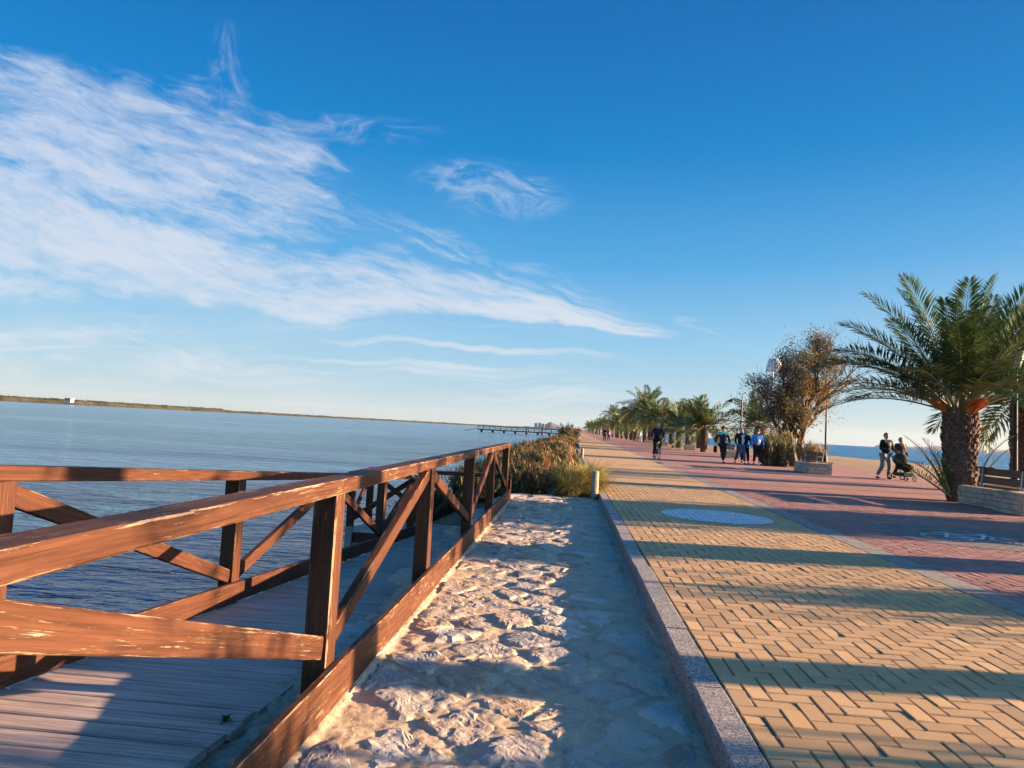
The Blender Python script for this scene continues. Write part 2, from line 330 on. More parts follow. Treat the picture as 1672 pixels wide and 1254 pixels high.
# ------------------------------------------------------------------ mesh builder
class MB:
    def __init__(s): s.v = []; s.f = []; s.uv = []; s.mi = []; s.tint = []
    def face(s, idx, uv=None, mi=0, tint=.5):
        s.f.append(idx); s.uv.append(uv or [(0, 0)]*len(idx)); s.mi.append(mi); s.tint.append(tint)
    def add(s, vs): b = len(s.v); s.v.extend(vs); return b
    def box(s, x0, x1, y0, y1, z0, z1, mi=0):
        b = s.add([(x0,y0,z0),(x1,y0,z0),(x1,y1,z0),(x0,y1,z0),(x0,y0,z1),(x1,y0,z1),(x1,y1,z1),(x0,y1,z1)])
        lx, ly, lz = x1-x0, y1-y0, z1-z0
        for q, a, c in (((0,3,2,1),lx,ly),((4,5,6,7),lx,ly),((0,1,5,4),lx,lz),((1,2,6,5),ly,lz),((2,3,7,6),lx,lz),((3,0,4,7),ly,lz)):
            s.face([b+i for i in q], [(0,0),(a,0),(a,c),(0,c)], mi)
        return s
    def beam(s, p0, p1, wd, ht, up=(0,0,1), ch=.006, mi=0, side=None, wood=True):
        """square timber with chamfered edges; wd = across, ht = along up"""
        p0, p1 = Vector(p0), Vector(p1); d = (p1-p0); L = d.length; d.normalize()
        sd = d.cross(Vector(up)).normalized() if side is None else Vector(side)
        upv = sd.cross(d).normalized(); a, c = wd/2, ht/2; ch = min(ch, a*.8, c*.8)
        prof = [(-a+ch,-c),(a-ch,-c),(a,-c+ch),(a,c-ch),(a-ch,c),(-a+ch,c),(-a,c-ch),(-a,-c+ch)]
        per = [0]
        for i in range(8):
            q, r = prof[i], prof[(i+1) % 8]; per.append(per[-1]+math.hypot(q[0]-r[0], q[1]-r[1]))
        n = 8; b = s.add([tuple(p+sd*x+upv*y) for p in (p0, p1) for x, y in prof])
        for i in range(n):
            j = (i+1) % n
            s.face([b+i, b+j, b+n+j, b+n+i], [(0, per[i]), (0, per[i+1]), (L, per[i+1]), (L, per[i])], mi, 1. if i % 2 and wood else 0.)
        s.face([b+i for i in range(n)][::-1], [(x*.2, y) for x, y in prof][::-1], mi, 0.); s.face([b+n+i for i in range(n)], [(x*.2, y) for x, y in prof], mi, 0.)
        return s
    def tube(s, pts, rad, n=8, mi=0, cap=True):
        pts = [Vector(p) for p in pts]; rad = rad if isinstance(rad, (list, tuple)) else [rad]*len(pts)
        rings = []; L = 0; prevx = None
        for i, p in enumerate(pts):
            t = (pts[min(i+1, len(pts)-1)]-pts[max(i-1, 0)]).normalized()
            if prevx is None:
                x = t.orthogonal().normalized()
            else:
                x = (prevx - t*prevx.dot(t)).normalized()
            prevx = x; y = t.cross(x)
            if i: L += (p-pts[i-1]).length
            rings.append((s.add([tuple(p+(x*math.cos(a)+y*math.sin(a))*rad[i]) for a in [2*math.pi*k/n for k in range(n)]]), L))
        for (a, la), (c, lc) in zip(rings, rings[1:]):
            for k in range(n):
                j = (k+1) % n
                s.face([a+k, a+j, c+j, c+k], [(la, k/n*.3), (la, (k+1)/n*.3), (lc, (k+1)/n*.3), (lc, k/n*.3)], mi)
        if cap:
            s.face([rings[0][0]+k for k in range(n)][::-1], None, mi); s.face([rings[-1][0]+k for k in range(n)], None, mi)
        return s
    def build(s, name, mat, parent=None, smooth=False, loc=None, tint=False):
        me = bpy.data.meshes.new(name); me.from_pydata([tuple(v) for v in s.v], [], s.f)
        ul = me.uv_layers.new(name='UVMap'); flat = [c for f in s.uv for p in f for c in p]; ul.data.foreach_set('uv', flat)
        mats = mat if isinstance(mat, (list, tuple)) else [mat]
        for m in mats: me.materials.append(MT[m] if isinstance(m, str) else m)
        if len(mats) > 1: me.polygons.foreach_set('material_index', s.mi)
        if smooth: me.polygons.foreach_set('use_smooth', [True]*len(me.polygons))
        if tint or mats and mats[0] in ('painted_wood', 'painted_wood_worn'): add_tint(me, s.tint)
        return link(name, me, parent, loc)
def add_tint(me, per_face):
    a = me.color_attributes.new('tint', 'FLOAT_COLOR', 'CORNER')
    ls = np.zeros(len(me.polygons), dtype=np.int32); me.polygons.foreach_get('loop_total', ls)
    c = np.repeat(np.array(per_face, dtype=np.float32), ls)
    a.data.foreach_set('color', np.stack([c, c, c, np.ones_like(c)], 1).ravel())
def link(name, data, parent=None, loc=None):
    o = bpy.data.objects.new(name, data); C.collection.objects.link(o)
    if parent is not None: o.parent = parent
    if loc is not None: o.location = loc
    return o
def tag(o, label=None, cat=None, group=None, kind=None):
    if label: o['label'] = label
    if cat: o['category'] = cat
    if group: o['group'] = group
    if kind: o['kind'] = kind
    return o
def empty(name, loc, rz=0, label=None, cat=None, group=None):
    o = link(name, None, loc=loc); o.rotation_euler = (0, 0, rz); o.empty_display_size = .2
    return tag(o, label, cat, group)
KIDS = {}
def copy_tree(o, parent=None):
    c = o.copy(); C.collection.objects.link(c)
    if parent is not None: c.parent = parent
    for ch in o.children: copy_tree(ch, c)
    return c
def npmesh(name, verts, faces, mat, parent=None, smooth=False):
    me = bpy.data.meshes.new(name); verts = np.asarray(verts, dtype=np.float32); faces = np.asarray(faces, dtype=np.int32)
    k = faces.shape[1]
    me.vertices.add(len(verts)); me.vertices.foreach_set('co', verts.ravel())
    me.loops.add(faces.size); me.loops.foreach_set('vertex_index', faces.ravel())
    me.polygons.add(len(faces)); me.polygons.foreach_set('loop_start', np.arange(len(faces), dtype=np.int32)*k)
    me.polygons.foreach_set('loop_total', np.full(len(faces), k, dtype=np.int32))
    for m in (mat if isinstance(mat, (list, tuple)) else [mat]): me.materials.append(MT[m])
    me.update(calc_edges=True)
    if smooth: me.polygons.foreach_set('use_smooth', [True]*len(faces))
    return link(name, me, parent)
def grid_faces(nx, ny):
    i = np.arange(nx-1)[None, :]+np.arange(ny-1)[:, None]*nx
    return np.stack([i, i+1, i+1+nx, i+nx], -1).reshape(-1, 4)
def fbm(x, y, z=0., o=4, h=.6):
    return noise.fractal(Vector((x, y, z)), h, 2., o)
def sstep(a, b, x): t = min(1, max(0, (x-a)/(b-a))); return t*t*(3-2*t)
def lerp(a, b, t): return a+(b-a)*t
def cshift(Y): return max(0, Y-45)*.012

# ------------------------------------------------------------------ the setting: ground, waters, hills
def coastX(Y):
    pts = [(-60, 62), (60, 66), (110, 70), (140, 51), (220, 40), (400, 42), (1500, 60)]
    for (a, xa), (b, xb) in zip(pts, pts[1:]):
        if Y <= b: return lerp(xa, xb, max(0, (Y-a)/(b-a)))
    return 60
def paveR(Y): return 12.3+.085*min(Y, 50)+cshift(Y)
def groundz(X, Y):
    c = cshift(Y)
    xl = X-c
    if xl < .7:
        k = sstep(12.7, 13.6, Y)
        # bank beyond the stone apron
        zb = lerp(-.13, -.30, sstep(.6, -1.4, xl)); zb = lerp(zb, -1.25, sstep(-1.3, -3.9, xl)); zb = lerp(zb, -2.2, sstep(-3.9, -8, xl))
        zb += .06*fbm(X*1.3, Y*.8, 3.)*sstep(.5, 0, xl)
        za = lerp(-.26, -1.15, sstep(-1.30, -1.46, xl)); za = lerp(za, -2.2, sstep(-1.5, -4, xl))
        return lerp(za, zb, k)
    pr_ = paveR(Y)
    if X < pr_-.3: return -.12
    cx = coastX(Y)
    z = lerp(-.03, -1.45, sstep(0, 1, (X-pr_)/(cx-pr_+3))) if X > pr_ else lerp(-.12, -.03, sstep(pr_-.3, pr_, X))
    z += .05*fbm(X*.35, Y*.35, 8.)*sstep(pr_, pr_+2, X)
    if X > cx+4: z = -2.2
    return z
xs = sorted(set([-30, -20, -12, -8, -6, -5, -4.5, -4, -3.6, -3.2, -2.8, -2.4, -2, -1.7, -1.5, -1.46, -1.42, -1.38, -1.34, -1.3, -1.1, -.8, -.5, -.2, .1, .4, .66, .69, .72, 3, 8, 11] + [11.5+i*.5 for i in range(30)] + [27+i*1.5 for i in range(34)] + [80, 100]))
ys = [-60, -30, -10, -4] + [i*.5 for i in range(0, 25)] + [12.6+i*.15 for i in range(10)] + [14.2+i*.4 for i in range(60)] + [38.5+i*1.5 for i in range(45)] + [106+4*i for i in range(40)] + [270, 300, 350, 420, 500, 650, 800, 1000, 1300]
V = []
for Y in ys:
    for X in xs: V.append((X+(cshift(Y) if X < 12 else 0), Y, groundz(X+(cshift(Y) if X < 12 else 0), Y)))
gnd = npmesh('ground', V, grid_faces(len(xs), len(ys)), ['soil', 'sand'], smooth=True)
cx_ = np.array([(gnd.data.vertices[p.vertices[0]].co.x - paveR(gnd.data.vertices[p.vertices[0]].co.y)) > -1.2 for p in gnd.data.polygons], dtype=np.int32)
gnd.data.polygons.foreach_set('material_index', cx_); tag(gnd, kind='structure')
def sheet(name, pts, mat, z=None):
    mb = MB(); b = mb.add([(p[0], p[1], p[2] if z is None else z) for p in pts]); mb.face([b+i for i in range(len(pts))]); return tag(mb.build(name, mat), kind='structure')
sheet('sea_bed', [(-16900, -7900), (17400, -7900), (17400, 17400), (-16900, 17400)], 'soil', -2.5)
sheet('lagoon', [(-16900, -7900), (4, -7900), (4, 17400), (-16900, 17400)], 'lagoon_water', -1.1)
sheet('sea', [(14, -7900), (17400, -7900), (17400, 17400), (14, 17400)], 'sea_water', -1.1)

# ------------------------------------------------------------------ promenade
YP = 17.0    # single pavers are built this far, joined sheets beyond
def strip(name, xa, xb, y0, y1, mat, z, step=None):
    ysx = [y0]
    while ysx[-1] < y1: ysx.append(min(y1, ysx[-1]+(2 if ysx[-1] < 60 else 15)))
    V = []
    for Y in ysx: V += [(xa(Y), Y, z), (xb(Y), Y, z)]
    return tag(npmesh(name, V, grid_faces(2, len(ysx)), mat), kind='structure')
XK0, XK1 = .672, .822      # kerb
XM0, XM1 = 3.50, 3.80      # grey slab line between the yellow and the red paving
def medshift(Y): return max(0, Y-8)*.018 if Y < 40 else .576+cshift(Y)*.8
strip('paving_bed', lambda Y: XK1-.02+cshift(Y), lambda Y: paveR(Y)-.2, -6, YP, 'joint_sand', -.012)
strip('promenade_yellow', lambda Y: XK1+.003+cshift(Y), lambda Y: XM0-.003+medshift(Y), YP, 1250, 'yellow_paving_far', 0)
strip('promenade_red', lambda Y: XM1+.003+medshift(Y), lambda Y: paveR(Y), YP, 1250, 'red_paving_far', 0)
strip('promenade_red_near', lambda Y: 10.2, lambda Y: paveR(Y), -6, YP, 'red_paving_far', 0)
def paver_list(x0f, x1f, y0, y1, ox):
    """90 degree herringbone, clipped to the strip"""
    res = []; c = .1
    for j in range(int(y0/c)-2, int(y1/c)+3):
        for i in range(-3, 110):
            k = (i-j) % 4
            if k == 0: a = (ox+i*c, j*c, ox+(i+2)*c, (j+1)*c)
            elif k == 3: a = (ox+i*c, j*c, ox+(i+1)*c, (j+2)*c)
            else: continue
            ym = (a[1]+a[3])/2
            xa, xb = x0f(ym), x1f(ym)
            X0, X1 = max(a[0], xa), min(a[2], xb); Y0, Y1 = max(a[1], y0), min(a[3], y1)
            if X1-X0 < .022 or Y1-Y0 < .022: continue
            res.append((X0, Y0, X1, Y1))
    return res
def add_paver(mb, a, gap=.0034, ch=.005, dep=.04, r=rnd, ox=0, oy=0):
    x0, y0, x1, y1 = a[0]+gap-ox, a[1]+gap-oy, a[2]-gap-ox, a[3]-gap-oy
    dz = r.uniform(-.003, .0015); t = (r.uniform(-.0018, .0018), r.uniform(-.0018, .0018))
    P = []
    for (xx_, yy_, z) in ((x0,y0,-dep),(x1,y0,-dep),(x1,y1,-dep),(x0,y1,-dep),(x0,y0,-ch),(x1,y0,-ch),(x1,y1,-ch),(x0,y1,-ch),
                       (x0+ch,y0+ch,0),(x1-ch,y0+ch,0),(x1-ch,y1-ch,0),(x0+ch,y1-ch,0)):
        P.append((xx_, yy_, z+(dz+t[0]*(1 if xx_ > (x0+x1)/2 else -1)+t[1]*(1 if yy_ > (y0+y1)/2 else -1) if z > -dep else 0)))
    b = mb.add(P); tn = r.random()
    for k in range(4):
        j = (k+1) % 4
        mb.face([b+k, b+j, b+4+j, b+4+k], tint=tn); mb.face([b+4+k, b+4+j, b+8+j, b+8+k], tint=tn)
    mb.face([b+8, b+9, b+10, b+11], tint=tn)
def in_view(x, y, z=0, m=20):
    d_ = Vector((x, y, z-CAMH)); zc = d_.dot(F_)
    if zc < .3: return False
    px = 836+1111*d_.dot(RR_)/zc; py = 627-1111*d_.dot(UU_)/zc
    return -m < px < 1672+m and -m < py < 1254+m
def pave(name, x0f, x1f, y0, y1, ox, mat, limit=290):
    root = empty(name, (0, 0, 0)); root['kind'] = 'structure'
    L = paver_list(x0f, x1f, y0, y1, ox)
    vis = [a for a in L if in_view((a[0]+a[2])/2, (a[1]+a[3])/2, 0, 30)]
    vis.sort(key=lambda a: (a[0]+a[2])**2/4+(a[1]+a[3])**2/4)
    near = set(vis[:limit]); mb = MB()
    for a in L:
        if a in near:
            cx, cy = (a[0]+a[2])/2, (a[1]+a[3])/2
            m1 = MB(); add_paver(m1, a, ox=cx, oy=cy); m1.build('paver', mat, root, loc=(cx, cy, 0), tint=True)
        else: add_paver(mb, a)
    o = mb.build('farther_pavers', mat, root, tint=True); o['kind'] = 'stuff'
    return L
LY = pave('yellow_paving', lambda Y: XK1+.004, lambda Y: XM0-.004+medshift(Y), 1.8, YP, XK1, 'yellow_paver')
LR = pave('red_paving', lambda Y: XM1+.004+medshift(Y), lambda Y: 10.2, 4.0, YP, XM1, 'red_paver')
# grey slab line
root = empty('slab_line', (0, 0, 0)); root['kind'] = 'structure'
Y = 1.0
while Y < 60:
    x = XM0+medshift(Y+.25)
    if Y < 30:
        mb = MB(); mb.beam((.15, .003, -.02), (.15, .497, -.02), .294, .04, ch=.004); o = mb.build('slab', 'concrete', root, loc=(x, Y, rnd.uniform(-.001, .001)))
        o.rotation_euler.z = -.018 if Y > 8 else 0
    Y += .5
strip('slab_line_far', lambda Y: XM0+medshift(Y), lambda Y: XM1+medshift(Y), 31, 1250, 'concrete', 0)
# kerb
root = empty('kerb', (0, 0, 0)); root['kind'] = 'structure'
mb = MB(); mb.beam((0, .005, -.17), (0, .995, -.17), .148, .34, ch=.009); kd = None
Y = -1.5
while Y < 46:
    if kd is None: o = mb.build('kerb_stone', 'granite', root); kd = o.data
    else: o = link('kerb_stone', kd, root)
    o.location = ((XK0+XK1)/2+rnd.uniform(-.004, .004), Y, .001+rnd.uniform(-.005, .003)); o.rotation_euler = (rnd.uniform(-.003, .003), 0, rnd.uniform(-.003, .003)); Y += 1.0
# painted disc on the yellow pavers: paint lies on each paver, the joints stay open
def clip_circle(a, cx, cy, rad, n=48):
    poly = [(a[0], a[1]), (a[2], a[1]), (a[2], a[3]), (a[0], a[3])]
    for k in range(n):
        th = 2*math.pi*(k+.5)/n; nx_, ny_ = math.cos(th), math.sin(th); dd = rad*math.cos(math.pi/n)
        out = []
        for i in range(len(poly)):
            p, q = poly[i], poly[(i+1) % len(poly)]
            sp_, sq_ = (p[0]-cx)*nx_+(p[1]-cy)*ny_-dd, (q[0]-cx)*nx_+(q[1]-cy)*ny_-dd
            if sp_ <= 0: out.append(p)
            if (sp_ < 0) != (sq_ < 0) and sp_ != sq_:
                t = sp_/(sp_-sq_); out.append((p[0]+(q[0]-p[0])*t, p[1]+(q[1]-p[1])*t))
        poly = out
        if len(poly) < 3: return None
    return poly
def disc_paint(name, L, cx, cy, rad, mat, z=.004):
    mb = MB()
    for a in L:
        if abs((a[0]+a[2])/2-cx) > rad+.2 or abs((a[1]+a[3])/2-cy) > rad+.2: continue
        g_ = .0075
        p = clip_circle((a[0]+g_, a[1]+g_, a[2]-g_, a[3]-g_), cx, cy, rad)
        if p:
            b = mb.add([(x, y, z) for x, y in p]); mb.face(list(range(b, b+len(p))))
    return tag(mb.build(name, mat), kind='structure')
disc_paint('painted_disc', LY, 2.37, 11.0, .84, 'paint_white')
disc_paint('faded_painted_disc', LR, 5.75, 10.45, 1.25, 'paint_worn')
# bicycle pictogram
mb = MB()
def stroke(pts, wd=.05, z=.0065):
    for (xa, ya), (xb, yb) in zip(pts, pts[1:]):
        dx, dy = xb-xa, yb-ya; L = math.hypot(dx, dy); nx_, ny_ = -dy/L*wd/2, dx/L*wd/2; ex, ey = dx/L*wd*.3, dy/L*wd*.3
        b = mb.add([(xa+nx_-ex, ya+ny_-ey, z), (xa-nx_-ex, ya-ny_-ey, z), (xb-nx_+ex, yb-ny_+ey, z), (xb+nx_+ex, yb+ny_+ey, z)]); mb.face([b, b+1, b+2, b+3])
def circ(cx, cy, r, n=22): return [(cx+r*math.cos(2*math.pi*k/n), cy+r*math.sin(2*math.pi*k/n)) for k in range(n+1)]
bx, by = 5.80, 10.2
stroke(circ(bx-.42, by-.02, .30)); stroke(circ(bx+.52, by-.02, .30))
stroke([(bx-.42, by-.02), (bx-.18, by+.42), (bx+.34, by+.42), (bx+.05, by-.02), (bx-.42, by-.02)]); stroke([(bx+.05, by-.02), (bx-.22, by+.52)]); stroke([(bx-.34, by+.52), (bx-.10, by+.52)])
stroke([(bx+.52, by-.02), (bx+.32, by+.56), (bx+.46, by+.60)])
tag(mb.build('bicycle_pictogram', 'paint_white'), kind='structure')

# ------------------------------------------------------------------ stone apron between kerb and boardwalk
def apron_low(X, Y): return -.119+.012*noise.fractal(Vector((X*2.4, Y*2.0, 1.3)), .5, 2., 3)
def apron_z(X, Y):
    q = Vector((X*2.4, Y*2.0, 1.3))
    z = apron_low(X, Y) + .0042*noise.ridged_multi_fractal(Vector((X*4.2+.9*noise.noise(q), Y*7.5+.5*noise.noise(q*2), 4.)), .75, 2.1, 6, 1., 2.)-.008
    z += .0045*noise.fractal(Vector((X*15, Y*19, 7.)), .6, 2.1, 4)
    return z + .014*sstep(-.96, -1.01, X)
AX0, AX1, AY0, AY1 = -1.42, .672, 1.2, 13.55
nx = 190; 
ysa = []; y_ = AY0
while y_ < AY1: ysa.append(y_); y_ += .0055+.0020*(y_-1.0)
ysa.append(AY1)
V = []
def edge_in(Y): return -1.345+.05*noise.noise(Vector((0, Y*3.1, 2.)))+.02*noise.noise(Vector((0, Y*11, 5.)))
def rampz(Y): return -.09-.0705*(min(Y, 11.4)-3.07)
for Y in ysa:
    e = edge_in(Y)
    for i in range(nx):
        t = i/(nx-1); X = lerp(e, AX1, t)
        z = apron_z(X, Y)
        if X < -1.16:
            k = sstep(-1.16, e, X); z = lerp(z, min(z, rampz(Y)+.05 if Y < 5 else -.17), k*.9)
            z += .02*fbm(X*9, Y*9, 2.)
        if i == 0: X += .02; z = min(-.5, rampz(Y)-.2); 
        if i == nx-1: z = min(z, -.11)
        if Y > 13.2: z -= .05*sstep(13.2, 13.5, Y)
        V.append((X, Y, z))
ap = npmesh('stone_apron', V, grid_faces(nx, len(ysa)), 'mortar', smooth=False); tag(ap, kind='structure')
# irregular stones: clipped Voronoi cells
def voronoi_cells(x0, x1, y0, y1, sx, sy, r):
    pts = []; ny_ = int((y1-y0)/sy)+1; nx_ = max(2, round((x1-x0)/sx))
    for j in range(ny_):
        for i in range(nx_):
            pts.append((x0+(i+.5+(.25 if j % 2 else -.25)+r.uniform(-.36, .36))*(x1-x0)/nx_, y0+(j+.5+r.uniform(-.36, .36))*sy))
    cells = []
    for k, (px, py) in enumerate(pts):
        poly = [(x0, y0), (x1, y0), (x1, y1), (x0, y1)]
        nb = sorted(range(len(pts)), key=lambda m: (pts[m][0]-px)**2+(pts[m][1]-py)**2)[1:14]
        for m in nb:
            qx, qy = pts[m]; mx, my = (px+qx)/2, (py+qy)/2; dx, dy = qx-px, qy-py; L = math.hypot(dx, dy); dx /= L; dy /= L
            gp_ = .006+.022*abs(noise.noise(Vector((mx*3, my*3, 1)))); mx -= dx*gp_; my -= dy*gp_
            out = []
            for i in range(len(poly)):
                a, b = poly[i], poly[(i+1) % len(poly)]
                sa_, sb_ = (a[0]-mx)*dx+(a[1]-my)*dy, (b[0]-mx)*dx+(b[1]-my)*dy
                if sa_ <= 0: out.append(a)
                if (sa_ < 0) != (sb_ < 0):
                    t = sa_/(sa_-sb_); out.append((a[0]+(b[0]-a[0])*t, a[1]+(b[1]-a[1])*t))
            poly = out
            if len(poly) < 3: break
        if len(poly) >= 3: cells.append(((px, py), poly))
    return cells
sr = random.Random(21)
cells = voronoi_cells(-.985, .62, 1.5, 13.3, .38, .25, sr)
for (cx, cy), poly in cells:
    near = cy < 5.5
    nang, nring = (44, 11) if near else ((26, 6) if cy < 9 else (16, 4))
    # resample the outline with rough edges
    P = []
    for i in range(nang):
        th = 2*math.pi*i/nang; dx, dy = math.cos(th), math.sin(th); best = .5
        for a, b in zip(poly, poly[1:]+poly[:1]):
            ex, ey = b[0]-a[0], b[1]-a[1]; den = dx*ey-dy*ex
            if abs(den) < 1e-9: continue
            t = ((a[0]-cx)*ey-(a[1]-cy)*ex)/den; s_ = ((a[0]-cx)*dy-(a[1]-cy)*dx)/den
            if t > 0 and -1e-6 <= s_ <= 1+1e-6: best = min(best, t)
        P.append(best*(.93+.22*noise.noise(Vector((cx+dx*best, cy+dy*best, 0))*11)+.10*noise.noise(Vector((cx+dx*best, cy+dy*best, 3))*34)))
    mb = MB(); hh = sr.uniform(.003, .016); tx, ty = sr.uniform(-.045, .045), sr.uniform(-.04, .04); ph = sr.uniform(0, 50); la = sr.uniform(-.6, .6); st = sr.uniform(.0005, .0045)
    def topz(x, y, f):
        q = Vector((x*7+ph, y*7, ph))
        cr = noise.ridged_multi_fractal(Vector(((x*math.cos(la)-y*math.sin(la))*5+ph, (x*math.sin(la)+y*math.cos(la))*17, ph)), .9, 2.1, 4, 1., 2.)
        z = hh+tx*(x-cx)+ty*(y-cy)+.006*noise.fractal(q, .6, 2.1, 4)+st*(cr-1)+.0035*math.floor(2.2*noise.noise(Vector((x*4+ph, y*9, ph)))+.5)
        return apron_low(x, y)+.112+z-.030*f**12
    b0 = mb.add([(0, 0, -.112+topz(cx, cy, 0))]); rings = []
    for k in range(1, nring+1):
        f = (k/nring)**.8; f = f if k < nring else 1.
        rings.append(mb.add([(math.cos(2*math.pi*i/nang)*P[i]*f, math.sin(2*math.pi*i/nang)*P[i]*f, -.112+topz(cx+math.cos(2*math.pi*i/nang)*P[i]*f, cy+math.sin(2*math.pi*i/nang)*P[i]*f, f)) for i in range(nang)]))
    bot = mb.add([(math.cos(2*math.pi*i/nang)*P[i]*1.01, math.sin(2*math.pi*i/nang)*P[i]*1.01, -.17) for i in range(nang)]); rings.append(bot)
    for i in range(nang): mb.face([b0, rings[0]+i, rings[0]+(i+1) % nang])
    for a, c in zip(rings, rings[1:]):
        for i in range(nang): j = (i+1) % nang; mb.face([a+i, c+i, c+j, a+j])
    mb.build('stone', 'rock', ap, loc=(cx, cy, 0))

# ------------------------------------------------------------------ boardwalk ramp and landing
deck = empty('boardwalk', (-1.9, 3, -.15), 0, 'grey weathered plank ramp sloping down to the lagoon between two brown railings', 'boardwalk')
dl = deck.location
dr = random.Random(5)
Y = .6
while Y < 11.36:
    wd = .132 if Y < 6 else .132
    z = rampz(Y+wd/2)
    mb = MB()
    mb.beam((-2.47-dr.uniform(0, .02), 0, 0), (-1.30+dr.uniform(-.015, .01), 0, 0), wd-.012, .035, ch=.006)
    o = mb.build('plank', 'deck_wood', deck); o.location = Vector((0, Y+wd/2, z-.018+dr.uniform(-.002, .002)))-dl
    o.rotation_euler = (-.07+dr.uniform(-.008, .008), dr.uniform(-.002, .002), dr.uniform(-.004, .004)); Y += wd
ZL = -.68
Y = 11.40
while Y < 12.65:
    mb = MB(); mb.beam((-3.62-dr.uniform(0, .16), 0, 0), (-1.12, 0, 0), .123, .035, ch=.005)
    o = mb.build('plank', 'deck_wood', deck); o.location = Vector((0, Y+.066, ZL-.018))-dl; o.rotation_euler = (dr.uniform(-.02, .02), dr.uniform(-.004, .004), dr.uniform(-.012, .012)); Y += .132
for x in (-2.35, -1.5):
    mb = MB(); mb.beam((x, .6, rampz(.6)-.12), (x, 11.4, rampz(11.4)-.12), .1, .16); o = mb.build('joist', 'painted_wood', deck); o.location = -dl
for y in (11.5, 12.5):
    mb = MB(); mb.beam((-3.6, y, ZL-.12), (-1.1, y, ZL-.12), .1, .16); o = mb.build('joist', 'painted_wood', deck); o.location = -dl
for x, y in ((-3.5, 11.52), (-3.5, 12.48), (-2.5, 12.48)):
    mb = MB(); mb.tube([(x, y, -2.4), (x, y, ZL-.2)], .09, 10); o = mb.build('pile', 'post_wood', deck); o.location = -dl

def brace(mb, X, y0, z0, y1, z1, th=.045, ht=.095):
    mb.beam((X, y0, z0), (X, y1, z1), th, ht, up=(0, 0, 1), ch=.005)
# near railing
nr = empty('railing', (-1.1, 7, 0), 0, 'brown timber railing with diagonal braces and scuffed handrail beside the stone apron', 'railing')
nl = -nr.location
PX = -1.105; PS = .115
PY = [.95, 3.165, 5.40, 7.80, 10.05, 12.42]
def topz_(Y): return .932-.0013*(Y-3.2)+(.010 if Y < 1.5 else 0)
for i, y in enumerate(PY):
    mb = MB(); mb.beam((PX, y, -1.2 if y > 2 else -.6), (PX, y, topz_(y)-.072), PS, PS, up=(0, 1, 0), ch=.007)
    o = mb.build('post', 'painted_wood_worn' if i == 1 else 'painted_wood', nr); o.location = nl
for a, b_ in ((-.6, 3.17), (3.172, 7.8), (7.802, 12.56)):
    mb = MB(); mb.beam((PX, a, topz_(a)-.0355), (PX, b_, topz_(b_)-.0355), .128, .071, ch=.008); o = mb.build('handrail', 'painted_wood_worn', nr); o.location = nl
for i in range(5):
    a, b_ = PY[i]+PS/2+.002, PY[i+1]-PS/2-.002
    lo, hi = .165, .815
    z0, z1 = ((hi, lo), (lo, hi))[i % 2]
    if i == 0: z0, z1 = .865, .165
    mb = MB(); brace(mb, PX+.012, a, z0, b_, z1, .05, .10 if i == 0 else .09)
    o = mb.build('brace', 'painted_wood_worn' if i == 0 else 'painted_wood', nr); o.location = nl
for a, b_ in ((-.6, 3.9), (3.902, 8.3), (8.302, 12.72)):
    mb = MB(); mb.beam((PX+PS/2+.021, a, -.015), (PX+PS/2+.021, b_, -.015), .038, .185, ch=.005); o = mb.build('kickboard', 'painted_wood_worn', nr); o.location = nl
# far railing follows the ramp
fr = empty('railing', (-2.5, 7, 0), 0, 'brown timber railing on the water side of the plank ramp, sloping down to the landing', 'railing')
fl = -fr.location
FX = -2.555
FY = [.80, 2.89, 5.15, 7.3, 9.45, 11.36]
def dz(Y): return rampz(Y)
for i, y in enumerate(FY):
    mb = MB(); mb.beam((FX, y, -2.2), (FX, y, dz(y)+.93), .115, .115, up=(0, 1, 0), ch=.006); o = mb.build('post', 'painted_wood', fr); o.location = fl
for a, b_ in ((-.4, 5.15), (5.152, 11.46)):
    mb = MB(); mb.beam((FX, a, dz(a)+.966), (FX, b_, dz(b_)+.966), .125, .072, ch=.007); o = mb.build('handrail', 'painted_wood', fr); o.location = fl
    mb = MB(); mb.beam((FX+.08, a, dz(a)+.085), (FX+.08, b_, dz(b_)+.085), .04, .145, ch=.005); o = mb.build('kickboard', 'painted_wood', fr); o.location = fl
for i in range(5):
    a, b_ = FY[i]+.06, FY[i+1]-.06
    lo, hi = .20, .87
    z0, z1 = ((lo, hi), (hi, lo))[i % 2]
    if i == 0: z0, z1 = lo, hi
    mb = MB(); brace(mb, FX+.01, a, dz(a)+z0, b_, dz(b_)+z1, .05, .095); o = mb.build('brace', 'painted_wood', fr); o.location = fl
# landing rails
lr = empty('railing', (-2.6, 12.5, ZL), 0, 'dark timber railing with crossed braces around the low landing over the water', 'railing')
ll = -lr.location
def lbeam(nm, p0, p1, wd=.1, ht=.07, up=(0, 0, 1), mat='painted_wood'):
    mb = MB(); mb.beam(p0, p1, wd, ht, up=up, ch=.005); o = mb.build(nm, mat, lr); o.location = ll
for x, y in ((-3.62, 11.45), (-3.62, 12.55), (-2.5, 12.62), (-1.75, 12.62), (-1.06, 12.68)):
    lbeam('post', (x, y, ZL-.3), (x, y, ZL+.93), .11, .11, (0, 1, 0))
    if x < -3: lbeam('post_foot', (x, y, ZL-.32), (x, y, ZL+.08), .118, .118, (0, 1, 0), 'concrete')
lbeam('handrail', (-3.68, 11.45, ZL+.965), (-2.62, 11.42, ZL+.965)); lbeam('handrail', (-3.62, 11.505, ZL+.966), (-3.62, 12.56, ZL+.966)); lbeam('handrail', (-3.68, 12.62, ZL+.967), (-1.0, 12.66, ZL+.99))
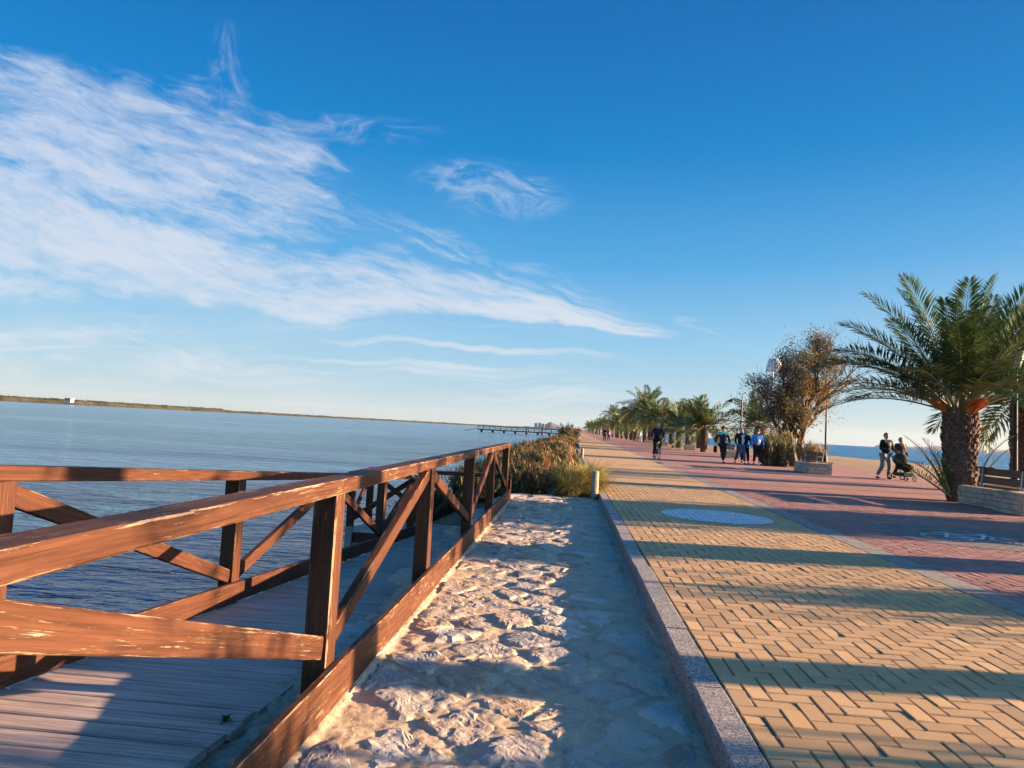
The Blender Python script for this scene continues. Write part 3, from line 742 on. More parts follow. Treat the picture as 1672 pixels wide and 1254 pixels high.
lbeam('brace', (-3.56, 11.45, ZL+.22), (-2.62, 11.42, ZL+.88), .045, .09); lbeam('brace', (-3.62, 11.52, ZL+.22), (-3.62, 12.48, ZL+.85), .045, .09); lbeam('brace', (-3.56, 12.6, ZL+.85), (-2.56, 12.62, ZL+.2), .045, .09)
lbeam('brace', (-2.44, 12.62, ZL+.2), (-1.8, 12.64, ZL+.8), .045, .09)

# ------------------------------------------------------------------ palms
def frond_mesh(name, length, el0, droop, nl=46, leaf=.42, seed=0, wind=0., wid=.034, curl=0., lod=2, mats=('palm_leaf', 'palm_stem'), t0=.14):
    """one palm leaf: rachis along +X starting at elevation el0 and bending down, narrow folded leaflets each side"""
    r = random.Random(seed); mb = MB(); n = 14; pts = []; p = Vector((0, 0, 0)); step = length/n; tang = []
    for i in range(n+1):
        t = i/n; el = el0-droop*(t**1.5); az = wind*t*t
        d = Vector((math.cos(el)*math.cos(az), math.cos(el)*math.sin(az), math.sin(el)))
        pts.append(p.copy()); tang.append(d); p = p+d*step
    mb.tube(pts, [lerp(.030, .004, (i/n)**.8) for i in range(n+1)], 5 if lod > 1 else 3, 1)
    for k in range(nl):
        t = t0+(1-t0)*(k+.5)/nl; f = t*n; i = min(n-1, int(f)); q = pts[i].lerp(pts[i+1], f-i); T = tang[i].lerp(tang[i+1], f-i).normalized()
        S = T.cross(Vector((0, 0, 1))); S = S.normalized() if S.length > .05 else Vector((0, 1, 0)); Uv = S.cross(T)
        L = leaf*(.45+1.0*math.sin(math.pi*min(1, (t*.86+.12)))**.8)*(1 if t < .93 else .7)
        for sg in (-1, 1):
            fw = lerp(.95, .55, 1-t)+r.uniform(-.12, .12); fw = lerp(.60, 1.5, t**2)+r.uniform(-.26, .26)
            up_ = r.uniform(.12, .62)-curl
            d = (S*sg*1.0+T*fw+Uv*up_).normalized()
            sag = Vector((0, 0, -1))*L*r.uniform(.04, .20)
            w_ = wid*r.uniform(.8, 1.15); wn = (T*.9-S*sg*.3).normalized()*w_
            a = q; m = q+d*L*.45; e = q+d*L*r.uniform(.9, 1.08)+sag
            b = mb.add([tuple(a), tuple(m+wn*.5+Vector((0, 0, .004))), tuple(e), tuple(m-wn*.5)])
            mb.face([b, b+1, b+3], None, 0); mb.face([b+1, b+2, b+3], None, 0)
    me = mb.build(name, list(mats)); d_ = me.data; bpy.data.objects.remove(me); return d_
def trunk_mesh(name, H, r0, r1, r2, seed=0, n=26, boots=True, scale=1., bo=1.):
    r = random.Random(seed); mb = MB()
    zs = np.linspace(-.1, H, 24); rad = [(lerp(r0, r1, sstep(0, .55, z/H)) if z < H*.6 else lerp(r1, r2, sstep(.6, 1, z/H)))*(1+.05*math.sin(z*7+seed)) for z in zs]
    pts = [(0.03*math.sin(z*1.3+seed), .03*math.cos(z*1.1+seed)-.03, z) for z in zs]
    mb.tube(pts, [q*.93 for q in rad], 16, 0)
    if boots:
        # cut leaf bases set in spirals, each a small upturned wedge
        ph = H/.085*scale; rows = int(ph)
        for j in range(rows):
            z = (j+.5)*H/rows; R_ = float(np.interp(z, zs, rad)); m = n
            for i in range(0, m, 2):
                th = 2*math.pi*(i+(j % 2))/m+r.uniform(-.06, .06); c_, s_ = math.cos(th), math.sin(th)
                hw = math.pi*R_/m*1.7; out = (r.uniform(.02, .075)+.02)*bo; hh = .085*r.uniform(.75, 1.5)
                tx, ty = -s_, c_; bx_, by_ = c_*R_*.93, s_*R_*.93; lean = r.uniform(-.3, .3)*hw
                P = [(bx_-tx*hw, by_-ty*hw, z-.02), (bx_+tx*hw, by_+ty*hw, z-.02), (bx_+c_*out*.6, by_+s_*out*.6, z-hh*.6),
                     (bx_+c_*out-tx*hw*.55+tx*lean, by_+s_*out-ty*hw*.55+ty*lean, z+hh*.65), (bx_+c_*out+tx*hw*.55+tx*lean, by_+s_*out+ty*hw*.55+ty*lean, z+hh*.65), (bx_, by_, z+hh*.8)]
                b = mb.add(P)
                for f in ((0, 2, 3), (2, 1, 4), (2, 4, 3), (0, 3, 5), (4, 1, 5), (3, 4, 5)): mb.face([b+q for q in f])
    me = mb.build(name, 'palm_trunk'); d_ = me.data; bpy.data.objects.remove(me); return d_
# hero palm
GP = 'date palms along the promenade'
def add_frond(parent, me, base, az, scale=1., roll=0.):
    o = link('frond', me, parent, base); o.rotation_euler = (roll, 0, az); o.scale = (scale,)*3; return o
hp = empty('palm_tree', (9.56, 17.55, 0), 0, 'large date palm with thick scaly trunk and full green crown beside the nearest stone bench', 'palm tree', GP)
link('trunk', trunk_mesh('trunk', 2.15, .25, .345, .375, 3, 28), hp)
hr = random.Random(11)
HF = {}
def hfrond(el, droop, L, seed): return frond_mesh('frond', L, el, droop, 88, .50, seed, wid=.036, t0=.2)
spec = []
for i in range(38):
    t = i/37; el = lerp(R(84), R(24), t**.8)+hr.uniform(-.09, .09); az = i*2.39996+hr.uniform(-.2, .2)
    spec.append((el, az, lerp(3.55, 3.3, t)*hr.uniform(.88, 1.06), lerp(.45, 1.05, t)*hr.uniform(.75, 1.2)))
# the two long low leaves that reach out to the left
spec += [(R(38), R(183), 3.7, 1.15), (R(22), R(190), 3.5, 1.0), (R(16), R(178), 3.3, .95)]
for k, (el, az, L, dr_) in enumerate(spec):
    cosv = math.cos(az-R(180))
    me = hfrond(el, dr_, L, k); add_frond(hp, me, (math.cos(az)*.2, math.sin(az)*.2, 2.12+.14*math.sin(el)), az, 1, hr.uniform(-.25, .25))
for k in range(7):   # offshoot leaves at the foot
    az = R(hr.uniform(150, 212) if k < 5 else hr.uniform(300, 330)); me = frond_mesh('frond', hr.uniform(1.0, 1.5), R(hr.uniform(40, 80)), hr.uniform(.4, .9), 26, .24, 90+k, wid=.014)
    add_frond(hp, me, (math.cos(az)*.36, math.sin(az)*.36-.05, .22+.04*k), az)
me = frond_mesh('frond', 1.75, R(32), .05, 38, .25, 99, wid=.022); add_frond(hp, me, (-.3, -.2, .12), R(186))
for k in range(9):   # orange flower stalks
    az = R(hr.uniform(0, 360)); mb = MB()
    for q in range(9):
        a2 = az+hr.uniform(-.35, .35); e2 = R(hr.uniform(35, 75)); L = hr.uniform(.35, .6)
        mb.tube([(0, 0, 0), (math.cos(a2)*math.cos(e2)*L*.6, math.sin(a2)*math.cos(e2)*L*.6, math.sin(e2)*L*.6), (math.cos(a2)*L*.85, math.sin(a2)*L*.85, math.sin(e2)*L*.75)], [.022, .015, .006], 4)
    mb.build('flower_stalk', 'dry_stalk', hp, loc=(math.cos(az)*.33, math.sin(az)*.33, 2.12))
# row palms share a few leaf meshes
FM = []
for e_ in (78, 62, 46, 32, 18, 2, -15):
    for s_ in range(2):
        FM.append((R(e_), frond_mesh('frond', 2.5, R(e_), lerp(1.45, .55, (e_+15)/93.), 30, .48, 200+e_+s_, wind=.25*(s_*2-1), wid=.075, lod=1)))
        FM.append((R(e_)+.001, frond_mesh('frond', 2.3, R(e_), lerp(1.3, .6, (e_+15)/93.), 28, .46, 300+e_+s_, wind=.25*(s_*2-1), wid=.08, lod=1, mats=('palm_leaf_pale', 'palm_stem'))))
TM = {}
def row_palm(x, y, H, cr, nf, seed, label, rtr=.34, windy=.5, group=GP, lowcut=-20):
    r = random.Random(seed)
    t = empty('palm_tree', (x, y, 0), 0, label, 'palm tree', group)
    key = (round(H*2)/2, round(rtr*20)/20)
    if key not in TM: TM[key] = trunk_mesh('trunk', key[0], key[1]*.9, key[1], key[1]*.92, seed, 20, bo=.55)
    o = link('trunk', TM[key], t); o.scale = (1, 1, H/key[0]); o.rotation_euler.z = r.uniform(0, 6)
    k = 0
    for i in range(nf):
        q = i/(nf-1); el = lerp(R(80), R(-15), q**1.05)+r.uniform(-.12, .12)
        az = i*2.39996+r.uniform(-.25, .25)
        # sea wind: leaves swept to the left
        vx, vy = math.cos(az), math.sin(az); vx -= windy*math.cos(el)**.5 if el < 1.45 else .3; az = math.atan2(vy, vx)
        c = [m for e, m in FM if abs(e-el) < .2] or [min(FM, key=lambda m: abs(m[0]-el))[1]]
        add_frond(t, r.choice(c), (math.cos(az)*rtr*.4, math.sin(az)*rtr*.4, H-.05), az, cr/2.45*r.uniform(.85, 1.1), r.uniform(-.4, .4))
    return t
def at0(px, py, z=0.):
    d = F_*1111+RR_*(px-836)-UU_*(py-627); t = (z-CAMH)/d.z; return (d.x*t, d.y*t)
# palm behind, cut by the right edge
row_palm(14.3, 22.6, 3.1, 3.0, 44, 41, 'tall thick trunked palm cut by the right edge, behind the nearest bench', .46, .1)
row_palm(11.45, 58.7, 2.0, 3.2, 40, 42, 'bushy palm with upright crown behind the walkers, sea showing both sides of its trunk', .30, .35)
row_palm(11.75, 73.5, 1.9, 3.4, 36, 43, 'wide low palm with drooping leaves just right of the near cyclist', .34, .8)
row_palm(14.8, 78.5, 2.6, 3.0, 26, 44, 'palm with leaning crown set back behind the low palm right of the cyclist', .34, .7)
row_palm(14.2, 52, 2.3, 2.8, 32, 45, 'palm crown crowding the left side of the brown tree', .45, .3)
row_palm(11.9, 88, 3.1, 3.4, 34, 46, 'palm with windswept dark crown directly behind the near cyclist', .45, .9)
fp = [(97, 3.6, 3.6), (108, 4.9, 4.6), (119, 3.4, 3.3), (130, 3.1, 3.2), (141, 3.8, 3.6), (152, 3.1, 3.2), (163, 3.3, 3.2), (176, 3.0, 3.2), (190, 6.2, 3.6), (206, 3.4, 3.4), (224, 3.2, 3.3), (246, 3.6, 3.6), (268, 3.4, 3.6), (292, 3.6, 3.6), (318, 3.4, 3.7), (346, 3.7, 3.8), (376, 3.8, 4.0), (410, 3.8, 4.1), (450, 4.0, 4.4)]
fl_ = ['tall palm rising highest of the far row, left of the near cyclist', 'round headed palm standing alone above the far end of the row']
for k, (y, H, cr) in enumerate(fp):
    lab = fl_[0] if k == 1 else fl_[1] if k == 8 else 'windswept palm in the dense row receding down the far promenade'
    row_palm(11.6+.35*cshift(y)+rnd.uniform(-.3, .3), y, H, cr, 26 if y < 200 else 18, 60+k, lab, .42, .9, GP if k in (1, 8) else 'windswept palms in the far row')
for k, y in enumerate((93, 104, 115, 127, 139, 155, 172, 195, 230, 280)):
    row_palm(15.4+.3*cshift(y)+rnd.uniform(-.5, .5), y, rnd.uniform(2.8, 4.0), 3.2, 18, 90+k, 'windswept palm in the second line, seaward of the far row', .4, .8, 'windswept palms of the seaward line')
# off to the right, out of frame: they throw the long shadows across the paving
row_palm(9.6, 8.30, 3.0, 2.5, 36, 51, 'palm standing outside the right edge of the view, throwing a trunk shadow', .46, .2)
row_palm(9.7, 4.55, 4.2, 2.3, 26, 52, 'slim palm outside the view at the lower right, throwing a narrow shadow', .18, .2)
row_palm(10.4, .5, 3.6, 2.5, 26, 53, 'palm outside the view behind the photographer on the right', .40, .2)
row_palm(12.6, 12.15, .8, 2.0, 70, 54, 'low leafy palm added out of view at the right to shade a wide band of paving', .42, 0)  # added unseen, sized to cast the broad shadow band over the painted disc

# ------------------------------------------------------------------ the brown tree (tamarisk) and its shrub
def leafy(name, parent, pts, size, n, seed, mats, wmix, loc=None, stretch=(1, 1, 1), up=.3):
    """loose sprays of small leaves scattered around the given twig ends"""
    r = np.random.default_rng(seed); P = np.array(pts, dtype=float); idx = r.integers(0, len(P), n)
    base = P[idx]+r.normal(0, 1, (n, 3))*np.array([.20, .20, .17])*stretch
    d = r.normal(0, 1, (n, 3)); d[:, 2] += up; d /= np.linalg.norm(d, axis=1)[:, None]
    s = np.cross(d, r.normal(0, 1, (n, 3))); s /= np.linalg.norm(s, axis=1)[:, None]
    L = size*r.uniform(.5, 1.4, n)[:, None]; W = L*.24
    v = np.stack([base, base+d*L*.5+s*W, base+d*L, base+d*L*.5-s*W], 1).reshape(-1, 3)
    f = np.arange(n*4).reshape(-1, 4)
    o = npmesh(name, v, f, mats, parent)
    if len(mats) > 1:
        mi = (wmix(base) if callable(wmix) else (r.random(n) < wmix)).astype(np.int32); o.data.polygons.foreach_set('material_index', mi)
    if loc is not None: o.location = loc
    return o
tr = empty('tamarisk_tree', (11.55, 35.9, 0), 0, 'feathery brown tree with leaning lower crown beside the lamp post and distant bench', 'tree')
r = random.Random(4); mb = MB(); tips = []
def branch(p, d, L, rad, lev):
    n = 4; pts = [p.copy()]; q = p.copy(); dd = d.copy()
    for i in range(n):
        dd = (dd+Vector((r.uniform(-.2, .2), r.uniform(-.2, .2), r.uniform(-.05, .16)))).normalized(); q = q+dd*(L/n); pts.append(q.copy())
    mb.tube(pts, [lerp(rad, rad*.55, i/n) for i in range(n+1)], 6 if lev < 2 else 3, cap=False)
    if lev >= 2: tips.extend([tuple(x) for x in pts[1:]])
    if lev < 5:
        for k in range(3 if lev > 0 else 3):
            t = r.uniform(.45, 1); b = pts[min(n, int(t*n+.5))]
            nd = (dd+Vector((r.uniform(-.85, .85), r.uniform(-.75, .75), r.uniform(-.35, .75)))).normalized(); branch(b, nd, L*r.uniform(.58, .8), rad*.52, lev+1)
branch(Vector((0, 0, -.1)), Vector((-.1, 0, 1)), 1.9, .24, 0)
branch(Vector((.25, .1, -.1)), Vector((.12, 0, 1)), 2.9, .2, 0)
branch(Vector((-.1, .1, .9)), Vector((-.75, 0, .75)), 2.2, .13, 1)
branch(Vector((.2, .1, 1.9)), Vector((.2, .1, 1)), 2.4, .13, 1)
branch(Vector((.1, .1, 1.5)), Vector((.7, .1, .75)), 1.9, .12, 1)
branch(Vector((0, .1, 1.4)), Vector((-.45, .1, .9)), 2.3, .12, 1)
mb.build('trunk', 'bark', tr)
def crown_ok(p):
    x, z = p[0], p[2]
    a = ((x+1.05)/2.2)**2+((z-3.1)/1.55)**2; b = ((x-.45)/1.45)**2+((z-5.3)/1.75)**2; c = ((x-1.0)/1.35)**2+((z-3.4)/1.4)**2
    return min(a, b, c) < 1 and z > 1.15
rr_ = np.random.default_rng(8)
tp = [p for p in tips if crown_ok(p)]
ex = []
while len(ex) < 420:
    p = (rr_.uniform(-3, 2.1), rr_.uniform(-1.6, 1.6), rr_.uniform(1.2, 7.1))
    if crown_ok(p) and (p[1]/1.7)**2 < .9 and noise.noise(Vector(p)*.95+Vector((3, 1, 0))) > -.02-.16*(p[2] < 4): ex.append(p)
leafy('crown', tr, tp*2+ex, .095, 38000, 3, ['tamarisk_leaf', 'tamarisk_dry'], lambda b: ((b[:, 0] > .1) & (np.sin(b[:, 0]*3+b[:, 2]*2.3+b[:, 1]*2) > .1) & (b[:, 2] < 4.4)) | (np.sin(b[:, 0]*7)*np.sin(b[:, 2]*6) > .86))
def shrub(name, x, y, z, rx, ry, h, n, seed, mats, mix, label, cat='shrub', group=None, leaf=.10, spiky=True):
    r = np.random.default_rng(seed); t = empty(name, (x, y, z), 0, label, cat, group)
    ns = max(16, n//34); ang = r.uniform(0, 6.28, ns); rad = np.sqrt(r.random(ns)); bx_ = np.cos(ang)*rad*rx*.8; by_ = np.sin(ang)*rad*ry*.8
    lean = r.normal(0, .22, (ns, 2)); hh = h*(.55+.5*r.random(ns))*(1-.45*rad**2)
    mb = MB(); tipp = []
    for i in range(ns):
        a = Vector((bx_[i]*.75, by_[i]*.75, -.05)); b = Vector((bx_[i]+lean[i, 0]*hh[i], by_[i]+lean[i, 1]*hh[i], hh[i])); m = a.lerp(b, .5)+Vector((0, 0, .04))
        mb.tube([a, m, b], [.012, .008, .004], 3, cap=False)
        for s_ in np.linspace(.18, 1, 9): tipp.append(tuple(a.lerp(b, float(s_))))
    mb.build('stem', 'bark', t)
    P = np.array(tipp); idx = r.integers(0, len(P), n); base = P[idx]+r.normal(0, 1, (n, 3))*np.array([.05, .05, .03])
    d = r.normal(0, .55, (n, 3)); d[:, 2] = np.abs(d[:, 2])+(1.1 if spiky else .3); d /= np.linalg.norm(d, axis=1)[:, None]
    s = np.cross(d, r.normal(0, 1, (n, 3))); s /= np.linalg.norm(s, axis=1)[:, None]; L = leaf*1.25*r.uniform(.5, 1.5, n)[:, None]; W = L*.15
    v = np.stack([base-s*W*.6, base+s*W*.6, base+d*L+s*W*.3, base+d*L-s*W*.3], 1).reshape(-1, 3)
    o = npmesh('foliage', v, np.arange(n*4).reshape(-1, 4), mats, t)
    cl_ = np.sin(base[:, 0]*9/max(rx, .3)+seed)+np.sin(base[:, 1]*7/max(ry, .3)+seed*2)+r.normal(0, .5, n)
    mi = np.where(cl_ > np.quantile(cl_, 1-mix), 1, 0).astype(np.int32)
    if len(mats) > 2: mi = np.where(cl_ < np.quantile(cl_, .18), 2, mi).astype(np.int32)
    o.data.polygons.foreach_set('material_index', mi); return t
shrub('shrub', 10.25, 34.9, 0, .95, .8, 1.8, 7000, 5, ['tamarisk_leaf', 'grass_yellow', 'shrub_green'], .35, 'loose bushy undergrowth around the foot of the brown tree', 'shrub', None, .13)
shrub('shrub', 11.9, 34.6, 0, .5, .5, 1.5, 2200, 6, ['shrub_olive', 'grass_yellow', 'tamarisk_dry'], .5, 'yellow green bush behind the backrest of the distant bench', 'shrub', None, .13)

# ------------------------------------------------------------------ salt shrubs on the lagoon bank
GS = 'salt shrubs on the lagoon bank'
sh = [(-1.35, 14.6, .55, .5, .95, 'dark', 'dark green spiky shrub right behind the end post of the near railing'),
      (-.75, 15.1, .5, .5, .72, 'rust', 'rust red tinged shrub beside the end post of the near railing'),
      (-1.9, 13.9, .6, .5, .75, 'dark', 'dark shrub seen through the far end of the near railing'),
      (-2.7, 14.2, .6, .6, .75, 'dark', 'dark green shrub at the waterline behind the landing'),
      (-3.3, 15.4, .6, .6, .6, 'dark', 'lowest shrub at the water edge, left of the bank plants'),
      (-2.1, 16.6, .7, .6, .9, 'green', 'green shrub with pointed tops against the water'),
      (-1.2, 17.0, .7, .6, .95, 'olive', 'tan and green shrub in the front rank behind the railing'),
      (-.5, 17.6, .6, .6, .7, 'rust', 'brown tipped shrub on the middle of the bank'),
      (-2.6, 19, .7, .6, .9, 'dark', 'dark upright shrub against the water beyond the railing end'),
      (-1.6, 20, .8, .7, 1.05, 'green', 'tall mixed green shrub in the middle rank'),
      (-.7, 20.6, .8, .7, .95, 'olive', 'golden olive shrub in the middle of the bank'),
      (-2.2, 23, .9, .8, 1.15, 'green', 'green shrub in the third rank by the water'),
      (-1.0, 24, .9, .8, 1.05, 'olive', 'golden shrub in the third rank'), (-.1, 25.5, .7, .7, .85, 'olive', 'low golden shrub near the second bollard'),
      (-2.3, 28, 1., .9, 1.2, 'dark', 'dark shrub spiking above the water in the fourth rank'), (-1.1, 29.5, 1., .9, 1.2, 'olive', 'broad tan shrub in the fourth rank'),
      (-.1, 29.0, .6, .7, .9, 'green', 'dark green shrub just left of the second bollard'),
      (-2.2, 34, 1.1, 1., 1.2, 'green', 'green shrub beyond the second bollard by the water'), (-.8, 35, 1.1, 1., 1.35, 'olive', 'tall straw coloured shrub beyond the second bollard'),
      (-1.9, 41, 1.2, 1.2, 1.3, 'olive', 'straw coloured shrub further along the bank by the water'), (-.5, 43, 1., 1.2, 1.2, 'olive', 'straw coloured shrub overhanging the paving edge'),
      (-1.6, 50, 1.3, 1.4, 1.4, 'green', 'dark shrub far along the bank'), (-.4, 53, 1.1, 1.4, 1.5, 'olive', 'golden shrub far along the bank'),
      (-1.4, 62, 1.5, 1.8, 1.6, 'olive', 'pale shrub mass far along the bank by the water'), (0.1, 67, 1.2, 1.8, 1.9, 'olive', 'tall pale shrub far along the paving edge'),
      (-.9, 80, 1.8, 2.4, 2.1, 'olive', 'tall straw coloured bush before the far jetty'), (.1, 96, 1.6, 3, 2.2, 'olive', 'feathery pale bush standing highest before the far cyclist'), (-.2, 118, 2, 4, 2.3, 'olive', 'far bush along the bank beyond the cyclist in red')]
pal_ = {'dark': (['shrub_green', 'shrub_olive', 'shrub_green'], .22), 'green': (['shrub_green', 'shrub_olive', 'shrub_rust'], .45), 'olive': (['shrub_olive', 'shrub_green', 'shrub_rust'], .38), 'rust': (['shrub_green', 'shrub_rust', 'shrub_olive'], .5)}
for k, (x, y, rx, ry, h, kd_, lab) in enumerate(sh):
    ms, mx_ = pal_[kd_]; zg = groundz(x+cshift(y), y)
    h = min(h, (.36 if y < 24 else .46 if y < 70 else .62)-zg) if y != 96 else h
    shrub('salt_shrub', x, y, zg, rx, ry, h, int(6500*max(.55, rx)) if y < 24 else 6000, 20+k, ms, mx_, lab, 'shrub', GS, .062+.0013*y)
def grass(name, x, y, z, rad, h, n, seed, mat, label, cat='grass tuft', spread=.75):
    r = np.random.default_rng(seed); t = link(name, None); bpy.data.objects.remove(t)
    a = r.uniform(0, 6.28, n); q = np.sqrt(r.random(n))*rad*.35; b0 = np.stack([np.cos(a)*q, np.sin(a)*q, np.zeros(n)], 1)
    out = np.stack([np.cos(a), np.sin(a), np.zeros(n)], 1)+r.normal(0, .35, (n, 3)); L = h*r.uniform(.45, 1.1, n)[:, None]; sp_ = spread*r.random(n)[:, None]
    m = b0+out*sp_*L*.35+np.array([0, 0, 1.])*L*.62; e = b0+out*sp_*L*.95+np.array([0, 0, 1.])*L*(1-.35*sp_)
    s = np.stack([-np.sin(a), np.cos(a), np.zeros(n)], 1)*.0045
    v = np.stack([b0-s, b0+s, m+s, m-s, e+s*.2, e-s*.2], 1).reshape(-1, 3); i = np.arange(n)[:, None]*6
    f = np.concatenate([i+np.array([0, 1, 2, 3]), i+np.array([3, 2, 4, 5])])
    o = npmesh(name, v, f, mat); o.location = (x, y, z); return tag(o, label, cat)
grass('grass_tuft', .50, 14.45, -.08, .62, .62, 2600, 3, 'grass_yellow', 'yellow green grass tuft spilling round the first bollard beside the kerb', spread=1.25)
grass('grass_tuft', .12, 14.3, -.12, .6, .50, 1700, 4, 'grass_yellow', 'darker tangled grass tuft left of the first bollard', spread=1.4)
grass('grass_tuft', .62, 16.2, -.05, .5, .5, 900, 5, 'grass_yellow', 'sparse dry grass on the paving edge behind the first bollard', spread=1.)
shrub('salt_shrub', .1, 15.2, -.12, .55, .5, .55, 3000, 71, ['shrub_green', 'grass_yellow', 'shrub_olive'], .3, 'dark low shrub behind the tangled grass by the first bollard', 'shrub', GS, .09)
# low weeds along the end of the stones
r = np.random.default_rng(77); n = 9000
wx = r.uniform(-1.1, .66, n); wy = 13.55+np.abs(r.normal(0, .38, n))+.18*np.sin(wx*7); keep = (np.sin(wx*5+1)+np.sin(wx*13+wy*4)+r.normal(0, .5, n)) > -.35
wx, wy = wx[keep], wy[keep]; n = len(wx); wz = np.array([groundz(a, b) for a, b in zip(wx, wy)])+.005
d = r.normal(0, .7, (n, 3)); d[:, 2] = np.abs(d[:, 2])+.35; d /= np.linalg.norm(d, axis=1)[:, None]; s = np.cross(d, r.normal(0, 1, (n, 3))); s /= np.linalg.norm(s, axis=1)[:, None]
L = r.uniform(.02, .075, n)[:, None]; b_ = np.stack([wx, wy, wz], 1); v_ = np.stack([b_, b_+d*L*.5+s*L*.35, b_+d*L, b_+d*L*.5-s*L*.35], 1).reshape(-1, 3)
o = npmesh('low_weeds', v_, np.arange(n*4).reshape(-1, 4), 'weed_green'); tag(o, 'low green weeds growing where the stone apron ends', 'weeds', kind='stuff')
grass('weed', -1.37, 2.83, rampz(2.8), .03, .03, 40, 9, 'weed_green', 'tiny green weed sprouting at the edge of the plank ramp', 'weed', 1.3)

# ------------------------------------------------------------------ bollards
def bollard(x, y, h, label):
    t = empty('bollard', (x, y, -.02), 0, label, 'bollard', 'bollards along the kerb')
    mb = MB(); mb.tube([(0, 0, -.2), (0, 0, h-.012), (0, 0, h)], [.075, .075, .066], 14); mb.build('post', 'post_wood', t)
    return t
bollard(.585, 13.75, .46, 'round weathered wooden bollard at the end of the stones, in front of the grass tuft')
bollard(.70, 31.6, .44, 'second round wooden bollard further along the paving edge')

# ------------------------------------------------------------------ benches of stone and plank
def bench(x, y, label, stones=True, seed=0, group='stone benches under the trees'):
    t = empty('stone_bench', (x, y, 0), 0, label, 'bench', group); r = random.Random(seed)
    mb = MB(); mb.box(.03, .52, .72, 2.55, -.05, .43); mb.box(-.22, .62, -.05+.03, .72, -.05, .45); mb.build('core', 'mortar', t)
    if stones:
        def wall(face, a0, a1, fixed, h0, h1):
            z = h0
            while z < h1-.03:
                hh = min(r.uniform(.06, .12), h1-z); 
                if h1-z-hh < .04: hh = h1-z
                a = a0
                while a < a1-.02:
                    L = min(r.uniform(.12, .34), a1-a)
                    if a1-a-L < .06: L = a1-a
                    p = r.uniform(.012, .035); m = MB()
                    if face == '-x': m.beam((fixed-p/2, a+.004, z+hh/2), (fixed-p/2, a+L-.004, z+hh/2), p+.03, hh-.010, ch=.010)
                    elif face == '-y': m.beam((a+.004, fixed-p/2, z+hh/2), (a+L-.004, fixed-p/2, z+hh/2), p+.03, hh-.010, ch=.010)
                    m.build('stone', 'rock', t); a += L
                z += hh
        wall('-x', .76, 2.55, .03, 0, .43); wall('-x', .0, .72, -.22, 0, .45); wall('-y', -.20, .62, -.02, 0, .45)
    mb = MB(); mb.beam((-.0, .73, .435), (.03, 2.58, .435), .0, .0) if False else None
    for k in range(3):
        mb = MB(); mb.beam((.52+.15*k, .60, .455), (.52+.15*k, 2.6, .455), .135, .04, ch=.005); mb.build('seat_slat', 'bench_wood', t)
    for k in range(2):
        mb = MB(); mb.beam((.36+.03*k, .35, .60+.19*k), (.36+.03*k, 2.35, .60+.19*k), .035, .165, ch=.005); mb.build('back_plank', 'bench_wood', t)
    for yy_ in (.75, 2.15):
        mb = MB(); mb.beam((.30, yy_, .40), (.34, yy_, .86), .04, .05, up=(1, 0, 0), ch=.003); mb.build('bracket', 'steel', t)
    mb = MB(); mb.tube([(.42, 1.9, .88), (.42, 2.55, .88), (.44, 2.6, .80), (.7, 2.6, .62)], .014, 6); mb.build('armrest', 'dark_metal', t)
    return t
bench(9.28, 14.55, 'stone and plank bench nearest the camera, its masonry end cut by the right edge', seed=1)
b2 = bench(9.86, 28.1, 'stone bench with upright plank back between the brown tree and the lamp post', seed=2)
bench(10.3, 44.5, 'low stone bench behind the walkers, under the bushy palm', seed=3)
for y, L_ in ((63, 'low bench in the gap beside the low palm right of the near cyclist'), (80, 'low stone bench right behind the near cyclist'), (96, 'low stone bench at the foot of the far palms, left of the near cyclist'), (110, 'small far bench between palm trunks')):
    bench(10.9, y, L_, False, 4)

# ------------------------------------------------------------------ lamp posts
def lamp(x, y, H, label, arm=0):
    t = empty('street_lamp', (x, y, 0), 0, label, 'street lamp', 'lamp posts of the promenade')
    mb = MB(); mb.tube([(0, 0, 0), (0, 0, .08), (0, 0, .12), (0, 0, .55), (0, 0, .62), (0, 0, H)], [.22, .20, .12, .09, .062, .045], 10); mb.build('pole', 'dark_metal', t)
    if arm:
        mb = MB(); mb.tube([(0, 0, H-.1), (.4*arm, 0, H+.02), (.75*arm, 0, H)], .03, 6); mb.build('arm', 'dark_metal', t)
        mb = MB(); mb.tube([(.75*arm, 0, H-.02), (.75*arm, 0, H-.12), (.75*arm, 0, H-.2)], [.06, .2, .22], 10); mb.build('shade', 'dark_metal', t)
    else:
        mb = MB(); mb.tube([(0, 0, H), (0, 0, H+.12), (0, 0, H+.5)], [.10, .15, .24], 6); mb.build('lantern', 'lamp_glass', t)
        mb = MB(); mb.tube([(0, 0, H+.5), (0, 0, H+.55), (0, 0, H+.75)], [.28, .26, .02], 6); mb.build('cap', 'dark_metal', t)
    return t
lamp(15.1, 41.5, 3.9, 'dark lamp post behind the distant bench, its head lost in the brown tree')
lamp(14.9, 77, 4.6, 'thin dark lamp post against the sea, left of the bushy palm')
lamp(11.95, 48.5, 4.0, 'lamp post with a short arm showing above the walkers, left of the brown tree', -1)
lamp(12.35, 20.0, 3.6, 'dark lamp post close against the palm trunk at the right edge')

